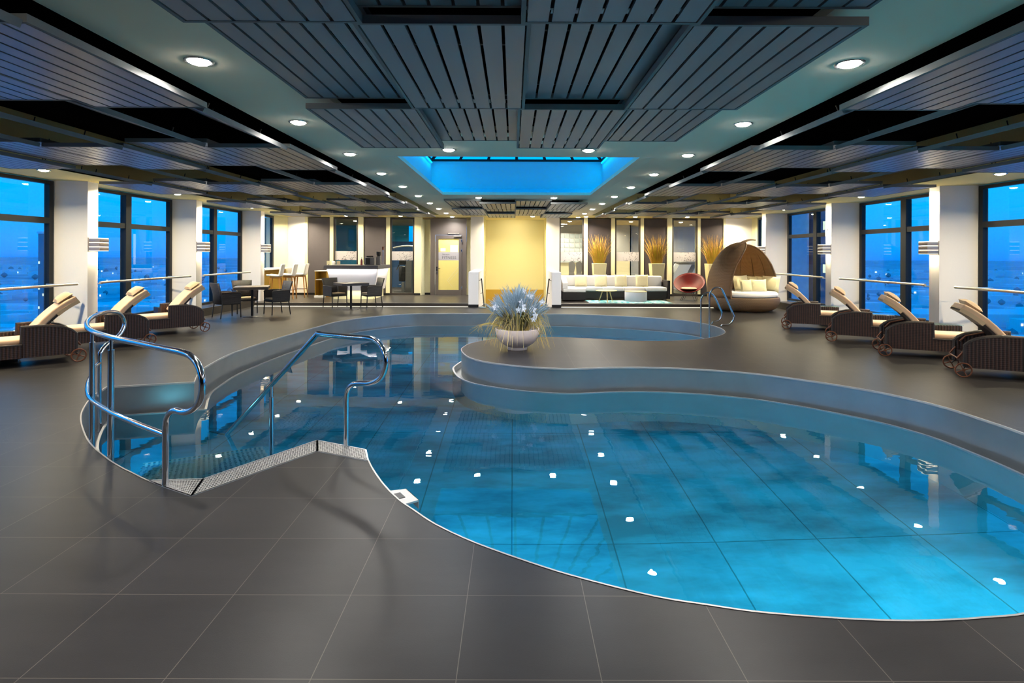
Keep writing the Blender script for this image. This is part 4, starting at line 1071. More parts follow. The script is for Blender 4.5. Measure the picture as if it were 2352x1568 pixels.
mb = MB(); mb.box(-0.21, -0.19, -0.18, 0.3, 0, 0.90); mb.box(0.19, 0.21, -0.18, 0.3, 0, 0.90); mb.box(-0.19, 0.19, 0.27, 0.3, 0, 0.90); mb.build('carcass', M['ochre'], su)
MB().box(-0.19, 0.19, -0.16, 0.27, 0.60, 0.62).build('shelf', M['white'], su)
bs = thing('bathroom_scale', 'white slanted floor panel with black round dial in front of the shelf unit', 'scale', (-6.70, 19.98, ZP))
MB().box(-0.17, 0.17, -0.10, 0.10, 0.0, 0.07).build('panel', M['white'], bs)
MB().lathe([(0, 0.006), (0.055, 0.006), (0.06, 0)], 20, c=(0, 0, 0.07)).build('dial', M['black'], bs)
# things on the counter
t = thing('coffee_machine', 'dark coffee machine on the right end of the bar counter', 'coffee machine', (-4.88, 19.75, ZP+1.135))
MB().rbox(-0.17, 0.17, -0.18, 0.18, 0.0, 0.27, 0.02).build('body', M['machine'], t)
MB().box(-0.13, 0.02, -0.19, -0.181, 0.03, 0.24).build('front_panel', M['black'], t)
mb = MB()
for i in range(4): mb.lathe([(0.0, 0.045), (0.03, 0.045), (0.03, 0.0)], 12, c=(-0.12+0.06*i, -0.02, 0.27))
mb.build('cup', M['darkmetal'], t)
t = thing('coffee_grinder', 'coffee grinder with clear bean hopper behind the coffee machine', 'grinder', (-4.66, 19.95, ZP+1.135))
MB().rbox(-0.07, 0.07, -0.09, 0.09, 0.0, 0.30, 0.02).build('body', M['machine'], t)
MB().lathe([(0.045, 0.0), (0.075, 0.06), (0.075, 0.16), (0, 0.165)], 16, c=(0, 0, 0.30)).build('hopper', M['black'], t)
t = thing('tall_tap', 'slim tall tap with a brown knob at the right end of the bar', 'tap', (-4.52, 20.0, ZP+1.135))
MB().tube([(0, 0, 0), (0, 0, 0.52)], 0.012, 8).build('pipe', M['chrome'], t)
MB().rbox(-0.03, 0.03, -0.03, 0.03, 0.52, 0.64, 0.015).build('knob', M['bronze'], t)
t = thing('bottle', 'slim pale bottle left of the coffee machine on the bar', 'bottle', (-5.16, 19.6, ZP+1.135))
MB().lathe([(0.0, 0.0), (0.035, 0.0), (0.037, 0.02), (0.037, 0.15), (0.014, 0.21), (0.014, 0.27), (0.0, 0.27)], 16).build('body', M['pink'], t)
MB().lathe([(0.0155, 0.0), (0.0155, 0.06), (0, 0.06)], 12, c=(0, 0, 0.22)).build('cap', M['white'], t)
t = thing('brochure_stand', 'small acrylic stand with leaflets on the left end of the bar', 'stand', (-6.42, 20.35, ZP+0.925))
MB().box(-0.17, -0.04, 0, 0.04, 0, 0.34).build('leaflet', M['cream'], t)
MB().rbox(0.0, 0.13, -0.02, 0.06, 0, 0.33, 0.05).build('dispenser', M['white'], t)
MB().box(0.18, 0.30, 0, 0.03, 0.12, 0.34).build('card', M['gym_tile'], t)
MB().prism([(-0.12, 0.12), (-0.09, 0.18), (-0.12, 0.24), (-0.13, 0.18)], -0.004, 0.0, axis='y').build('print', M['black'], t)

# ------------------------------------------------------------------ daybed
dc = (6.88, 17.17); db = thing('wicker_daybed', 'large round tan wicker daybed with egg-shaped hood and cream cushions', 'daybed', (dc[0], dc[1], 0))
def rprof(z):
    tb = [(0.39, 1.0), (0.6, 1.02), (0.86, 1.02), (1.1, 0.97), (1.39, 0.86), (1.6, 0.74), (1.78, 0.60), (1.9, 0.46), (1.98, 0.31), (2.02, 0.16), (2.035, 0.0)]
    for (a, ra), (b, rb_) in zip(tb, tb[1:]):
        if a <= z <= b: return ra+(rb_-ra)*(z-a)/(b-a)
    return 0
zs = [0.39+(2.03-0.39)*(1-(1-i/22)**1.6) for i in range(23)]
def shell(a0f, a1f, sc_, zmax, n=28):
    vs = []; zz = [z*zmax for z in zs]
    zz = [0.39+(z-0.39)*zmax for z in zs]
    for i, z in enumerate(zz):
        r = rprof(zs[i])*sc_; f = i/(len(zz)-1); a0 = a0f(f); a1 = a1f(f)
        for k in range(n+1):
            a = a0+(a1-a0)*k/n; vs.append((r*math.cos(a), r*math.sin(a), z))
    fs = [(i*(n+1)+k, i*(n+1)+k+1, (i+1)*(n+1)+k+1, (i+1)*(n+1)+k) for i in range(len(zz)-1) for k in range(n)]
    return MB().add(vs, fs, True), vs, n, len(zz)
rad = math.radians
mbs, vs1, n1, m1 = shell(lambda f: rad(80), lambda f: rad(230)+rad(36)*(1-(1-f)**1.6)**3, 1.0, 1.0)
h1 = mbs.build('outer_hood', M['wick_tan'], db); md = h1.modifiers.new('thick', 'SOLIDIFY'); md.thickness = 0.035; md.offset = -1
edge = [vs1[i*(n1+1)+n1] for i in range(m1)]; MB().tube(edge, 0.022, 8).build('hood_rim', M['wick_tan'], h1)
mbs, vs2, n2, m2 = shell(lambda f: rad(-4), lambda f: rad(110), 0.965, 0.955)
h2 = mbs.build('inner_hood', M['wick_tan'], db); md = h2.modifiers.new('thick', 'SOLIDIFY'); md.thickness = 0.03; md.offset = -1
MB().tube([vs2[i*(n2+1)] for i in range(m2)], 0.022, 8).build('hood_rim', M['wick_tan'], h2)
for k in (7, 13, 19, 25):
    MB().tube([(v[0]*0.955, v[1]*0.955, v[2]) for v in [vs2[i*(n2+1)+k] for i in range(m2-1)]], 0.012, 6).build('rib', M['wick_tan'], h2)
# swept tip of the hood
tipc = []
for f in range(9):
    q = f/8; tipc.append((-0.42+0.70*q, -0.40+0.18*q, 1.83+0.26*math.sin(q*1.9)*0.95))
vs = []
for i, p in enumerate(tipc):
    w_ = 0.16*(1-(i/8))**0.7+0.012; vs += [(p[0]-w_*0.2, p[1]-w_*0.4, p[2]-0.05*(1-i/8)), (p[0]+w_*0.1, p[1]+w_, p[2]+0.02)]
tp = MB().add(vs, [(2*i, 2*i+1, 2*i+3, 2*i+2) for i in range(8)], True).build('hood_tip', M['wick_tan'], h1); md = tp.modifiers.new('thick', 'SOLIDIFY'); md.thickness = 0.025
MB().lathe([(0.0, 0.03), (0.80, 0.03), (0.92, 0.10), (0.985, 0.20), (1.015, 0.31), (1.0, 0.40), (0.96, 0.42), (0.0, 0.42)], 48).build('base', M['wick_tan'], db)
MB().lathe([(0.0, 0.42), (0.90, 0.42), (0.945, 0.45), (0.955, 0.50), (0.93, 0.55), (0.88, 0.575), (0.0, 0.58)], 48).build('seat_cushion', M['white_fab'], db)
for k in range(6): MB().tube([(0.75*math.cos(k*PI/3+0.3), 0.75*math.sin(k*PI/3+0.3), 0), (0.75*math.cos(k*PI/3+0.3), 0.75*math.sin(k*PI/3+0.3), 0.05)], 0.018, 8).build('foot', M['chrome'], db)
def px_at(px, Y): return (px-1178)*Y/F
def throw(px, py, Y, w, h, t_, rz, tilt, lb, m_='cream_fab', g=None, cat='cushion'):
    x = px_at(px, Y); z = CAMZ-(py-583-ROLL*(px-1178))*Y/F
    mb = MB(); mb.pillow(w, h, t_, Matrix.Rotation(tilt, 4, 'X'))
    o = tag(mb.build('throw_cushion', M[m_]), lb, cat, g); o.location = (x, Y, z); o.rotation_euler = (0, 0, rz); return o
GD = 'cream cushions in the wicker daybed'
throw(1702, 651, 17.40, 0.62, 0.52, 0.20, rad(25), -0.25, 'large cream back cushion at the left inside the wicker daybed', g=GD)
throw(1733, 649, 17.72, 0.42, 0.42, 0.16, rad(0), -0.25, 'small cream cushion at the middle back of the wicker daybed', g=GD)
throw(1752, 649, 17.62, 0.42, 0.42, 0.16, rad(-20), -0.25, 'small cream cushion right of the middle at the back of the wicker daybed', g=GD)
throw(1770, 652, 17.20, 0.58, 0.50, 0.20, rad(-55), -0.22, 'large cream back cushion at the right inside the wicker daybed', g=GD)
throw(1714, 657, 16.92, 0.38, 0.40, 0.14, rad(6), -0.3, 'cream cushion leaning at the front left of the wicker daybed', g=GD)
throw(1742, 657, 16.92, 0.47, 0.42, 0.14, rad(-8), -0.3, 'cream cushion leaning at the front right of the wicker daybed', g=GD)

# ------------------------------------------------------------------ red chair
rc = thing('lounge_chair', 'round red woven shell chair on thin dark legs beside the white sofa', 'chair', (5.98, 19.45, ZP), rad(-25))
vs = []; nr, na = 8, 32; tiltm = Matrix.Translation((0, 0.02, 0.50)) @ Matrix.Rotation(rad(38), 4, 'X') @ Matrix.Rotation(0, 4, 'Y')
for i in range(nr+1):
    r = 0.50*i/nr
    for k in range(na): vs.append(tiltm @ Vector((r*math.cos(2*PI*k/na), r*math.sin(2*PI*k/na), 0.95*r*r-0.12)))
fs = [(i*na+k, i*na+(k+1) % na, (i+1)*na+(k+1) % na, (i+1)*na+k) for i in range(nr) for k in range(na)]
s_ = MB().add(vs, fs, True).build('shell', M['red'], rc); md = s_.modifiers.new('thick', 'SOLIDIFY'); md.thickness = 0.012
MB().tube([vs[nr*na+k] for k in range(na)], 0.014, 8, closed=True).build('shell_rim', M['red'], rc)
MB().lathe([(0, 0.035), (0.22, 0.03), (0.27, 0.0), (0.22, -0.025), (0, -0.03)], 24).build('seat_cushion', M['cush_beige'], rc, loc=(0, -0.14, 0.40))
for sx_ in (-1, 1):
    for sy_ in (-1, 1): MB().tube([(sx_*0.12, sy_*0.12, 0.33), (sx_*0.26, sy_*0.24, 0.006), (sx_*0.20, sy_*0.26, 0.006), (sx_*0.06, sy_*0.16, 0.32)], 0.006, 6).build('leg', M['darkmetal'], rc)

# ------------------------------------------------------------------ sofa
sf = thing('sofa', 'long white corner sofa with dark base on the lounge platform', 'sofa', (3.45, 19.6, ZP))
ax0, ax1 = 1.62-3.45, 5.26-3.45
mb = MB(); mb.box(ax0, ax1-0.09, -0.38, 0.42, 0.05, 0.30); mb.box(ax0, 2.34-3.45, -0.98, -0.38, 0.05, 0.30); mb.build('base', M['sofa_base'], sf)
mb = MB(); mb.box(ax1-0.09, ax1, -0.40, 0.45, 0.05, 0.66); mb.build('arm_panel', M['sofa_base'], sf)
mb = MB(); mb.box(ax0, ax1-0.09, 0.40, 0.45, 0.05, 0.70); mb.build('back_panel', M['sofa_base'], sf)
MB().rbox(ax0+0.01, 2.38-3.45, -1.0, -0.40, 0.30, 0.43, 0.03).build('chaise_cushion', M['white_fab'], sf)
xs = [ax0+0.01]+[px_at(p, 19.2)-3.45 for p in (1385, 1434, 1483)]+[ax1-0.10]
for a, b in zip(xs, xs[1:]): MB().rbox(a+0.004, b-0.004, -0.42, 0.25, 0.30, 0.435, 0.035).build('seat_cushion', M['white_fab'], sf)
xs2 = [ax0+0.02, -1.05, -0.38, 0.30, 0.98, ax1-0.11]
for a, b in zip(xs2, xs2[1:]): MB().rbox(a+0.004, b-0.004, 0.20, 0.40, 0.42, 0.80, 0.06).build('back_cushion', M['white_fab'], sf)
mb = MB(); mb.prism([(-1.0, 0.43), (-1.0, 0.60), (-0.25, 0.76), (0.2, 0.76), (0.2, 0.43)], ax0+0.0, ax0+0.16, axis='x'); b_ = mb.build('side_cushion', M['white_fab'], sf)
for xx in (ax0+0.1, -1.2, -0.3, 0.6, ax1-0.15):
    MB().box(xx-0.04, xx+0.04, -0.3, -0.22, 0.0, 0.05).build('foot', M['railm'], sf)
for i, px in enumerate((1334.3, 1380.2, 1426, 1474.4)):
    throw(px, 645, 19.60, 0.43, 0.44, 0.15, rad([2, -3, 2, -4][i]), -0.2, 'square ivory throw cushion on the white sofa, %s from the left' % ORD[i], 'cream_fab', 'ivory throw cushions on the sofa')
ct = thing('coffee_table', 'round pale wood coffee table on splayed legs in front of the white sofa', 'coffee table', (3.0, 18.42, ZP))
MB().lathe([(0, 0.355), (0.30, 0.355), (0.335, 0.37), (0.335, 0.378), (0, 0.378)], 40).build('tabletop', M['oak_l'], ct)
for k in range(3):
    a = -PI/2+k*2*PI/3; MB().tube([(0.13*math.cos(a), 0.13*math.sin(a), 0.358), (0.255*math.cos(a), 0.255*math.sin(a), 0.0)], [0.02, 0.013], 10).build('leg', M['oak_l'], ct)
pf_ = thing('pouf_table', 'round grey felt pouf with pale wooden top in front of the white sofa', 'pouf', (4.02, 18.78, ZP))
MB().lathe([(0, 0.012), (0.345, 0.012), (0.355, 0.03), (0.355, 0.30), (0.345, 0.315), (0, 0.315)], 40).build('body', M['pouf'], pf_)
MB().lathe([(0, 0.316), (0.35, 0.316), (0.355, 0.325), (0.355, 0.335), (0, 0.337)], 40).build('wooden_top', M['oak_l'], pf_)
def rug_mat():
    m = mat('turquoise_rug', srgb(120, 205, 210), 0.95); nt = m.node_tree; b = nt.nodes['Principled BSDF']
    tc = nt.nodes.new('ShaderNodeTexCoord'); n = nt.nodes.new('ShaderNodeTexNoise'); n.inputs['Scale'].default_value = 7; n.inputs['Detail'].default_value = 3
    r = nt.nodes.new('ShaderNodeValToRGB'); e = r.color_ramp.elements; e[0].position = 0.42; e[0].color = srgb(10, 150, 170); e[1].position = 0.55; e[1].color = srgb(190, 225, 220)
    nt.links.new(tc.outputs['Object'], n.inputs['Vector']); nt.links.new(n.outputs['Fac'], r.inputs[0]); nt.links.new(r.outputs[0], b.inputs['Base Color']); return m
rg = tag(MB().rbox(-1.3, 1.3, -0.5, 0.6, 0.0, 0.010, 0.004).build('rug', rug_mat()), 'turquoise patterned rug under the coffee table and the pouf', 'rug'); rg.location = (3.72, 18.50, ZP+0.001)

# ------------------------------------------------------------------ tall planters with reeds
def reeds(rng, n, r0, spread, hmin, hmax, z0, rr=0.0035, flop=0.0):
    mb = MB()
    for i in range(n):
        a = rng.random()*2*PI; q = math.sqrt(rng.random())*r0; x, y = q*math.cos(a), q*math.sin(a)
        h = hmin+(hmax-hmin)*rng.random(); s_ = spread*(0.2+rng.random()); b = a+rng.uniform(-0.5, 0.5)
        k = q/r0
        p0 = Vector((x, y, z0)); p1 = p0+Vector((math.cos(b)*s_*k*0.3, math.sin(b)*s_*k*0.3, h*0.5)); p2 = p0+Vector((math.cos(b)*s_*k, math.sin(b)*s_*k, h*(1-flop*rng.random())))
        p1.y = min(p1.y, 0.30); p2.y = min(p2.y, 0.43)
        mb.tube([p0, lerp(p0, p1, .5)+Vector((0, 0, .0)), p1, lerp(p1, p2, .55)+Vector((0, 0, h*0.03)), p2], [rr, rr, rr*0.9, rr*0.7, rr*0.25], 3, cap=False)
    return mb
rr_ = random.Random(11)
for i, (x, y, lb) in enumerate(((3.10, 20.66, 'behind the left part of the white sofa'), (5.17, 20.66, 'behind the right end of the white sofa'), (7.19, 20.64, 'between the red chair and the wicker daybed'))):
    t = thing('tall_planter', 'tall cream planter of amber reeds '+lb, 'planter', (x, y, ZP), 0, 'tall reed planters')
    mb = MB()
    prof = [(0.155, 0.0), (0.165, 0.3), (0.205, 0.75), (0.235, 1.15), (0.24, 1.21)]
    vs = []
    for w_, z in prof:
        for a, b in ((-1, -1), (1, -1), (1, 1), (-1, 1)): vs.append((w_*a, w_*b, z))
    for a, b in ((-1, -1), (1, -1), (1, 1), (-1, 1)): vs.append((0.21*a, 0.21*b, 1.21))
    for a, b in ((-1, -1), (1, -1), (1, 1), (-1, 1)): vs.append((0.20*a, 0.20*b, 1.12))
    fs = [(0, 3, 2, 1)]+[(j*4+k, j*4+(k+1) % 4, (j+1)*4+(k+1) % 4, (j+1)*4+k) for j in range(6) for k in range(4)]+[(24, 25, 26, 27)]
    pb = mb.add(vs, fs).build('pot', M['pot'], t); md = pb.modifiers.new('bevel', 'BEVEL'); md.width = 0.03; md.segments = 3; md.limit_method = 'ANGLE'; md.angle_limit = 0.8
    reeds(rr_, 210, 0.17, 0.46, 0.55, 1.15, 1.12, 0.0042).build('reeds', M['reed1'], t)
    reeds(rr_, 80, 0.15, 0.24, 0.5, 0.80, 1.12, 0.0085).build('seed_heads', M['reed2'], t)

# ------------------------------------------------------------------ bowl planter on the island
bw = thing('bowl_planter', 'white stone bowl planter with blue-grey plumes and white orchids on the pool island', 'planter', (0.085, 9.98, 0))
MB().lathe([(0.0, 0.0), (0.168, 0.0), (0.172, 0.035), (0.165, 0.045), (0.20, 0.06), (0.28, 0.11), (0.345, 0.19), (0.378, 0.28), (0.384, 0.36), (0.366, 0.362), (0.355, 0.30), (0.0, 0.30)], 48).build('bowl', M['stone'], bw)
rb2 = random.Random(5); mb = MB()
for i in range(46):
    a = rb2.random()*2*PI; q = 0.20+0.14*rb2.random(); r = 0.018+0.02*rb2.random()
    bm = bmesh.new(); bmesh.ops.create_icosphere(bm, subdivisions=1, radius=r, matrix=Matrix.Translation((q*math.cos(a), q*math.sin(a), 0.312+0.01*rb2.random())) @ Matrix.Diagonal((1, 0.8, 0.65, 1)))
    bm.verts.index_update(); mb.add([v.co.copy() for v in bm.verts], [tuple(v.index for v in f.verts) for f in bm.faces], True); bm.free()
pb = mb.build('pebbles', M['pebble'], bw); pb['kind'] = 'stuff'
ste = MB(); plm = MB()
for i in range(260):
    a = rb2.random()*2*PI; q = math.sqrt(rb2.random()); lean = q*(0.52+0.10*rb2.random()); h = (0.78-0.36*q**2.2)*(0.80+0.28*rb2.random())
    p0 = Vector((0.2*q*math.cos(a), 0.2*q*math.sin(a), 0.30)); p2 = Vector((lean*math.cos(a), lean*math.sin(a), 0.32+h))
    p1 = lerp(p0, p2, 0.5)+Vector((-0.04*math.cos(a), -0.04*math.sin(a), 0.05)); b0 = lerp(p1, p2, 0.25)
    ste.tube([p0, p1, b0], 0.0026, 3, cap=False)
    mid = lerp(b0, p2, 0.5)+Vector((rb2.uniform(-.015, .015), rb2.uniform(-.015, .015), 0.01)); w_ = 0.006+0.005*rb2.random()
    plm.tube([b0, lerp(b0, mid, .5), mid, lerp(mid, p2, .6), p2+Vector((math.cos(a)*0.02, math.sin(a)*0.02, 0.01))], [0.003, w_, w_*1.1, w_*0.8, 0.001], 5, cap=False)
    for j in range(7):
        c_ = lerp(b0, p2, 0.1+0.12*j); d_ = (p2-b0).normalized(); b_a = rb2.random()*2*PI
        o_ = d_.orthogonal().normalized(); o_ = Matrix.Rotation(b_a, 3, d_) @ o_
        tip = c_+o_*0.024+d_*0.032
        plm.add([c_+d_.cross(o_)*0.006, c_-d_.cross(o_)*0.006, tip], [(0, 1, 2)])
ste.build('stems', M['plume2'], bw); plm.build('plumes', M['plume'], bw)
gr = MB()
for i in range(150):
    a = rb2.random()*2*PI
    if rb2.random() < 0.35: a = rb2.choice([rb2.uniform(-0.7, 0.3), rb2.uniform(PI-0.2, PI+0.8)])
    r1 = 0.24+0.22*rb2.random()**1.5; h = 0.12+0.30*rb2.random(); r2 = r1+0.05+0.22*rb2.random(); dz = 0.14+0.46*rb2.random()
    c_, s_ = math.cos(a), math.sin(a)
    pts = spline([(0.18*c_, 0.18*s_, 0.30), (0.62*r1*c_, 0.62*r1*s_, 0.30+h*0.75), (r1*c_, r1*s_, 0.30+h), ((r1+r2)/2*c_, (r1+r2)/2*s_, 0.30+h-dz*0.3), (r2*c_, r2*s_, max(0.04, 0.32+h-dz))], 3)
    gr.tube(pts, [0.0030]*(len(pts)-3)+[0.0024, 0.0016, 0.0008], 3, cap=False)
for i in range(16):
    a = PI+rb2.uniform(-0.25, 0.35); r2 = 0.6+0.25*rb2.random(); c_, s_ = math.cos(a), math.sin(a)
    pts = spline([(0.2*c_, 0.2*s_, 0.32), (0.4*c_, 0.4*s_, 0.42+0.03*rb2.random()), (0.62*c_, 0.62*s_, 0.42), (r2*c_, r2*s_, 0.40-0.16*rb2.random())], 3)
    gr.tube(pts, 0.0018, 3, cap=False)
gr.build('drooping_grass', M['grass'], bw)
lf = MB()
for i in range(60):
    a = rb2.random()*2*PI; c_, s_ = math.cos(a), math.sin(a); h = 0.16+0.22*rb2.random(); o = 0.24+0.16*rb2.random(); w_ = 0.02
    pts = [Vector((0.14*c_, 0.14*s_, 0.30)), Vector((0.5*o*c_+0.05*c_, 0.5*o*s_+0.05*s_, 0.30+h*0.7)), Vector((o*c_, o*s_, 0.30+h)), Vector(((o+0.08)*c_, (o+0.08)*s_, 0.30+h*0.8))]
    n_ = Vector((-s_, c_, 0))*w_; vs = []
    for k, p in enumerate(pts): q = [0.5, 1, 0.8, 0.05][k]; vs += [p-n_*q, p+n_*q]
    lf.add(vs, [(0, 1, 3, 2), (2, 3, 5, 4), (4, 5, 7, 6)], True)
lf.build('leaves', M['leaf'], bw)
def orchid(p, s):
    mb = MB(); base = Matrix.Translation(p) @ Matrix.Rotation(rb2.uniform(-0.5, 0.5), 4, 'Z')
    for k in range(5):
        a = PI/2+k*2*PI/5; w_ = (0.62 if k in (1, 4) else 0.42)*s
        ca, sa = math.cos(a), math.sin(a)
        pts = [(0, 0, 0), (s*0.5*ca-w_*0.6*sa, -0.012, s*0.5*sa+w_*0.6*ca), (s*ca, 0.0, s*sa), (s*0.5*ca+w_*0.6*sa, -0.012, s*0.5*sa-w_*0.6*ca)]
        mb.add([base @ Vector(q) for q in pts], [(0, 1, 2, 3)], True)
    mb.tube([base @ Vector((0, 0, 0)), base @ Vector((0, -0.03, -0.01))], [0.012, 0.006], 6)
    return mb.build('orchid_flower', M['petal'], bw)
for px, py, yy, s in ((1201, 702, -0.30, 0.050), (1198, 694, -0.28, 0.045), (1192, 712, -0.36, 0.052), (1202, 710, -0.38, 0.048), (1224, 711, -0.36, 0.058), (1230, 724, -0.34, 0.045), (1226, 733, -0.36, 0.045), (1139, 706, -0.30, 0.055), (1246, 694, -0.22, 0.048), (1218, 680, -0.20, 0.05), (1202, 668, -0.15, 0.045)):
    Y = 9.98+yy; orchid(Vector((px_at(px, Y)-0.085, yy, CAMZ-(py-583)*Y/F)), s*1.3)
t = thing('white_slippers', 'small pale object lying on the deck by the left low wall', 'slippers', (-0.92, 17.55, 0))
mb = MB(); mb.rbox(-0.10, 0.10, -0.05, 0.05, 0, 0.03, 0.014); mb.build('body', M['plume'], t)

# ------------------------------------------------------------------ gym equipment
g1 = thing('exercise_machine', 'tall grey weight machine behind the glass right of the bar', 'exercise machine', (X(922), 22.4, ZP))
mb = MB(); mb.box(-0.05, 0.12, -0.1, 0.1, 0, 1.25); mb.box(0.12, 0.2, -0.15, 0.2, 0, 1.4); mb.build('column', M['machine'], g1)
MB().rbox(-0.32, -0.06, -0.08, 0.05, 0.45, 1.05, 0.05).build('back_pad', M['black'], g1)
MB().rbox(-0.30, -0.02, -0.12, -0.06, 1.1, 1.28, 0.03).build('display', M['black'], g1)
MB().tube(spline([(-0.55, 0, 1.75), (-0.2, 0, 1.82), (0.2, 0, 1.82), (0.4, 0, 1.72), (0.42, 0, 1.3)], 4), 0.03, 8).build('arch', M['white'], g1)
mb = MB(); mb.tube([(0.3, 0, 1.3), (0.45, -0.1, 1.1), (0.25, -0.1, 0.9)], 0.02, 8); mb.tube([(-0.4, 0, 0.9), (-0.3, -0.05, 1.1)], 0.02, 8); mb.build('handle', M['darkmetal'], g1)
mb = MB(); mb.box(-0.5, 0.1, -0.06, 0.06, 0.02, 0.08); mb.box(-0.2, -0.1, -0.1, 0.1, 0.05, 0.42); mb.box(0.5, 0.56, 0.2, 0.3, 0, 1.6); mb.build('foot_frame', M['machine'], g1)
rs_ = tag(MB().box(X(930)-X(922)+0.0, X(952)-X(922), 0.0, 0.06, 0, 0.006).build('floor_marking', M['pink']), 'short red floor stripe under the weight machine behind the glass', 'marking'); rs_.location = (X(922), 22.0, ZP); rs_.rotation_euler = (0, 0, 0.3)
def treadmill(x, y, rz, lb):
    t = thing('treadmill', lb, 'treadmill', (x, y, ZP), rz, 'treadmills behind the glass')
    MB().rbox(-0.35, 0.35, -0.2, 1.3, 0.02, 0.18, 0.04).build('deck', M['machine'], t)
    for s in (-1, 1): MB().prism([(-0.25, 0.1), (-0.07, 0.1), (0.55, 1.15), (0.40, 1.2)], s*0.30-0.03, s*0.30+0.03, axis='y').build('upright', M['white' if s < 0 else 'machine'], t)
    MB().rbox(-0.36, 0.36, -0.05, 0.35, 1.15, 1.27, 0.05).build('console', M['machine'], t)
    MB().tube(spline([(-0.4, 0.3, 1.2), (0, 0.25, 1.32), (0.4, 0.3, 1.36)], 4), 0.03, 8).build('handlebar', M['darkmetal'], t)
treadmill(X(1551)-0.3, 22.0, 0.2, 'grey treadmill behind the glass left of the red chair, the left one')
treadmill(X(1580)+0.3, 22.3, 0.2, 'grey treadmill behind the glass left of the red chair, the middle one')
treadmill(X(1612)+0.9, 22.6, 0.2, 'grey treadmill behind the glass left of the red chair, the right one')
for i, px in enumerate((1316, 1333, 1349)):
    t = thing('recliner_chair', 'curved grey upholstered seat behind the glass next to the left reeds, %s from the left' % ORD[i], 'seat', (X(px)*1.08, 23.0, ZP), 0, 'grey seats behind the glass')
    MB().prism([(-0.1, 0.0), (0.12, 0.0), (0.15, 0.5), (0.05, 0.8), (0.12, 1.1), (0.0, 1.27), (-0.14, 1.2), (-0.12, 0.8), (-0.16, 0.4)], 0, 0.25, axis='y').build('back', M['machine'], t)

# ------------------------------------------------------------------ city outside
def city_mat():
    m = bpy.data.materials.new('city_ground'); m.use_nodes = True; nt = m.node_tree; b = nt.nodes['Principled BSDF']
    tc = nt.nodes.new('ShaderNodeTexCoord')
    n = nt.nodes.new('ShaderNodeTexNoise'); n.inputs['Scale'].default_value = 0.012; n.inputs['Detail'].default_value = 8; n.inputs['Roughness'].default_value = 0.7
    r = nt.nodes.new('ShaderNodeValToRGB'); e = r.color_ramp.elements; e[0].position = 0.4; e[0].color = (0.22, 0.28, 0.34, 1); e[1].position = 0.66; e[1].color = (0.50, 0.60, 0.68, 1)
    v = nt.nodes.new('ShaderNodeTexVoronoi'); v.inputs['Scale'].default_value = 0.035
    lt = nt.nodes.new('ShaderNodeMath'); lt.operation = 'LESS_THAN'; lt.inputs[1].default_value = 0.045
    n2 = nt.nodes.new('ShaderNodeTexNoise'); n2.inputs['Scale'].default_value = 0.004
    gt = nt.nodes.new('ShaderNodeMath'); gt.operation = 'GREATER_THAN'; gt.inputs[1].default_value = 0.55
    ml = nt.nodes.new('ShaderNodeMath'); ml.operation = 'MULTIPLY'
    for x in (n, v, n2): nt.links.new(tc.outputs['Object'], x.inputs['Vector'])
    nt.links.new(n.outputs['Fac'], r.inputs[0]); nt.links.new(r.outputs[0], b.inputs['Base Color']); nt.links.new(v.outputs['Distance'], lt.inputs[0]); nt.links.new(n2.outputs['Fac'], gt.inputs[0])
    nt.links.new(lt.outputs[0], ml.inputs[0]); nt.links.new(gt.outputs[0], ml.inputs[1])
    b.inputs['Emission Color'].default_value = (0.9, 0.9, 0.7, 1); nt.links.new(ml.outputs[0], b.inputs['Emission Strength']); b.inputs['Roughness'].default_value = 1; return m
GO = struct(MB().box(-6000, 6000, -2500, 7000, -61, -60).build('ground_outside', city_mat()))
def tower_mat():
    m = bpy.data.materials.new('tower_facade'); m.use_nodes = True; nt = m.node_tree; b = nt.nodes['Principled BSDF']; b.inputs['Base Color'].default_value = (0.16, 0.22, 0.28, 1)
    tc = nt.nodes.new('ShaderNodeTexCoord'); sp = nt.nodes.new('ShaderNodeSeparateXYZ'); nt.links.new(tc.outputs['Object'], sp.inputs[0])
    def mth(op, a, bb):
        n = nt.nodes.new('ShaderNodeMath'); n.operation = op
        for i, v in enumerate((a, bb)):
            if isinstance(v, (int, float)): n.inputs[i].default_value = v
            else: nt.links.new(v, n.inputs[i])
        return n.outputs[0]
    xy = mth('ADD', sp.outputs[0], sp.outputs[1])
    fx = mth('FRACT', mth('DIVIDE', xy, 2.4), 0); fz = mth('FRACT', mth('DIVIDE', sp.outputs[2], 3.6), 0)
    inw = mth('MULTIPLY', mth('MULTIPLY', mth('GREATER_THAN', fx, 0.35), mth('LESS_THAN', fx, 0.75)), mth('MULTIPLY', mth('GREATER_THAN', fz, 0.3), mth('LESS_THAN', fz, 0.7)))
    cb_ = nt.nodes.new('ShaderNodeCombineXYZ'); nt.links.new(mth('FLOOR', mth('DIVIDE', xy, 2.4), 0), cb_.inputs[0]); nt.links.new(mth('FLOOR', mth('DIVIDE', sp.outputs[2], 3.6), 0), cb_.inputs[1])
    wn = nt.nodes.new('ShaderNodeTexWhiteNoise'); wn.noise_dimensions = '3D'; nt.links.new(cb_.outputs[0], wn.inputs['Vector'])
    lit = mth('MULTIPLY', inw, mth('MULTIPLY', mth('GREATER_THAN', wn.outputs['Value'], 0.72), 0.8))
    b.inputs['Emission Color'].default_value = (0.85, 0.95, 0.62, 1); nt.links.new(lit, b.inputs['Emission Strength']); return m
TM = tower_mat(); roofm = mat('pale_roof', (0.62, 0.68, 0.74, 1), 0.8)
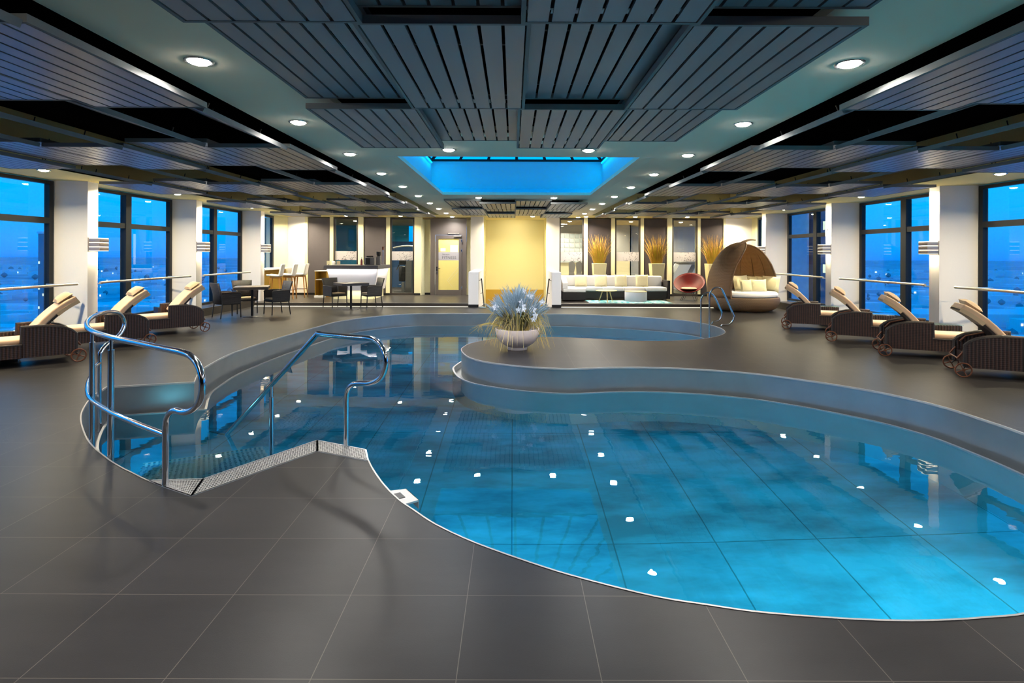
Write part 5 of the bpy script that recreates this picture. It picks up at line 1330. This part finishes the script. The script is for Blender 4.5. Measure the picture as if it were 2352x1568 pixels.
def building(x, y, w, d, z1, lb, m_=TM, roof=False):
    t = thing('office_tower' if z1 > -35 else 'low_building', lb, 'building', (x, y, -60))
    MB().box(-w/2, w/2, -d/2, d/2, 0, z1+60).build('facade', m_, t)
    MB().box(-w/2-0.4, w/2+0.4, -d/2-0.4, d/2+0.4, z1+60, z1+61.2).build('roof', roofm, t)
building(53.8, 100, 3.6, 14, 45, 'dark blue office tower with lit windows outside the farthest right window')
building(48.9, 104, 4.2, 10, 40, 'pale blue ribbed tower beside the dark tower outside the right window', mat('ribbed_facade', (0.5, 0.6, 0.66, 1), 0.7, noise=0.2, nscale=1.2))
building(43.0, 100, 3.0, 10, 45, 'narrow dark tower with lit windows behind the daybed window')
building(-258, 330, 16, 16, 12, 'distant dark tower with lit windows outside the nearest left window')
building(-250, 240, 60, 30, -36.5, 'pale-roofed low building below the nearest left window', roofm)
building(-118, 122, 34, 22, -39, 'pale flat-roofed hall just below the nearest left window', roofm)
building(-165, 195, 26, 22, -40, 'second flat-roofed hall behind the pale hall below the left window', roofm)
building(-330, 500, 110, 40, -45, 'long far block with pale roof outside the left windows', roofm)
building(420, 520, 140, 50, -50, 'long far block with pale roof outside the right windows', roofm)

cr = random.Random(21); mb = MB(); mt = MB(); ml_ = MB()
for i in range(2600):
    sd = -1 if cr.random() < 0.5 else 1
    r = 170+2600*cr.random()**1.7; a = rad(cr.uniform(14, 78)); x = sd*r*math.sin(a); y = r*math.cos(a)
    if cr.random() < 0.55:
        w_ = cr.uniform(6, 26)*(1+r/1500); d_ = cr.uniform(6, 14)*(1+r/1500); h = cr.uniform(3, 9)*(1+r/2600)
        mb.box(x-w_/2, x+w_/2, y-d_/2, y+d_/2, -60, -60+h)
        if cr.random() < 0.22: ml_.box(x-0.3*sd-w_/2*sd-0.1, x-0.3*sd-w_/2*sd+w_*0.1, y-d_/2-0.3, y-d_/2-0.1, -60+h*0.5, -60+h*0.5+1.2*(1+r/900))
    else:
        q = cr.uniform(1.4, 3.2)*(1+r/1500); mt.lathe([(q*0.25, 0), (q, q*0.7), (q*0.85, q*1.3), (0, q*1.9)], 6, c=(x, y, -60))
for m__, nm, lb, mm in ((mb, 'city_houses', 'hazy sprawl of distant pale city houses below the windows', roofm), (mt, 'city_trees', 'dark winter trees scattered between the distant houses', mat('dark_tree', (0.20, 0.25, 0.30, 1), 1.0)), (ml_, 'city_lights', 'tiny lit windows of the distant city', emis('distant_window_light', (1, 0.95, 0.7, 1), 0.9))):
    o = m__.build(nm, mm, GO); o['label'] = lb; o['kind'] = 'stuff'
# ------------------------------------------------------------------ world
w = bpy.data.worlds.new('World'); sc.world = w; w.use_nodes = True; nt = w.node_tree
bg = nt.nodes['Background']; tc = nt.nodes.new('ShaderNodeTexCoord'); sp = nt.nodes.new('ShaderNodeSeparateXYZ'); nt.links.new(tc.outputs['Generated'], sp.inputs[0])
rp = nt.nodes.new('ShaderNodeValToRGB'); e = rp.color_ramp.elements
e[0].position = 0.0; e[0].color = srgb(0, 60, 165); e[1].position = 1.0; e[1].color = srgb(0, 130, 235)
for p_, c_ in ((0.485, srgb(0, 88, 200)), (0.502, srgb(0, 132, 226)), (0.53, srgb(0, 155, 240)), (0.60, srgb(0, 168, 248))):
    x = e.new(p_); x.color = c_
mr = nt.nodes.new('ShaderNodeMapRange'); mr.inputs[1].default_value = -1; mr.inputs[2].default_value = 1
nt.links.new(sp.outputs[2], mr.inputs[0]); nt.links.new(mr.outputs[0], rp.inputs[0])
n = nt.nodes.new('ShaderNodeTexNoise'); n.inputs['Scale'].default_value = 3; n.inputs['Detail'].default_value = 5; nt.links.new(tc.outputs['Generated'], n.inputs['Vector'])
mr2 = nt.nodes.new('ShaderNodeMapRange'); mr2.inputs[3].default_value = 0.88; mr2.inputs[4].default_value = 1.1; nt.links.new(n.outputs['Fac'], mr2.inputs[0])
mx = nt.nodes.new('ShaderNodeMix'); mx.data_type = 'RGBA'; mx.blend_type = 'MULTIPLY'; mx.inputs[0].default_value = 1
nt.links.new(rp.outputs[0], mx.inputs[6]); nt.links.new(mr2.outputs[0], mx.inputs[7]); nt.links.new(mx.outputs[2], bg.inputs[0]); bg.inputs[1].default_value = SKY

# ------------------------------------------------------------------ render look
sc.view_settings.view_transform = 'Standard'; sc.view_settings.look = 'None'; sc.view_settings.gamma = 1; sc.view_settings.exposure = EXPO
sc.view_settings.use_curve_mapping = False
cy = sc.cycles; cy.use_denoising = True; cy.max_bounces = 8; cy.diffuse_bounces = 4; cy.glossy_bounces = 4; cy.transmission_bounces = 6; cy.transparent_max_bounces = 10
cy.sample_clamp_indirect = 6.0; cy.use_light_tree = True
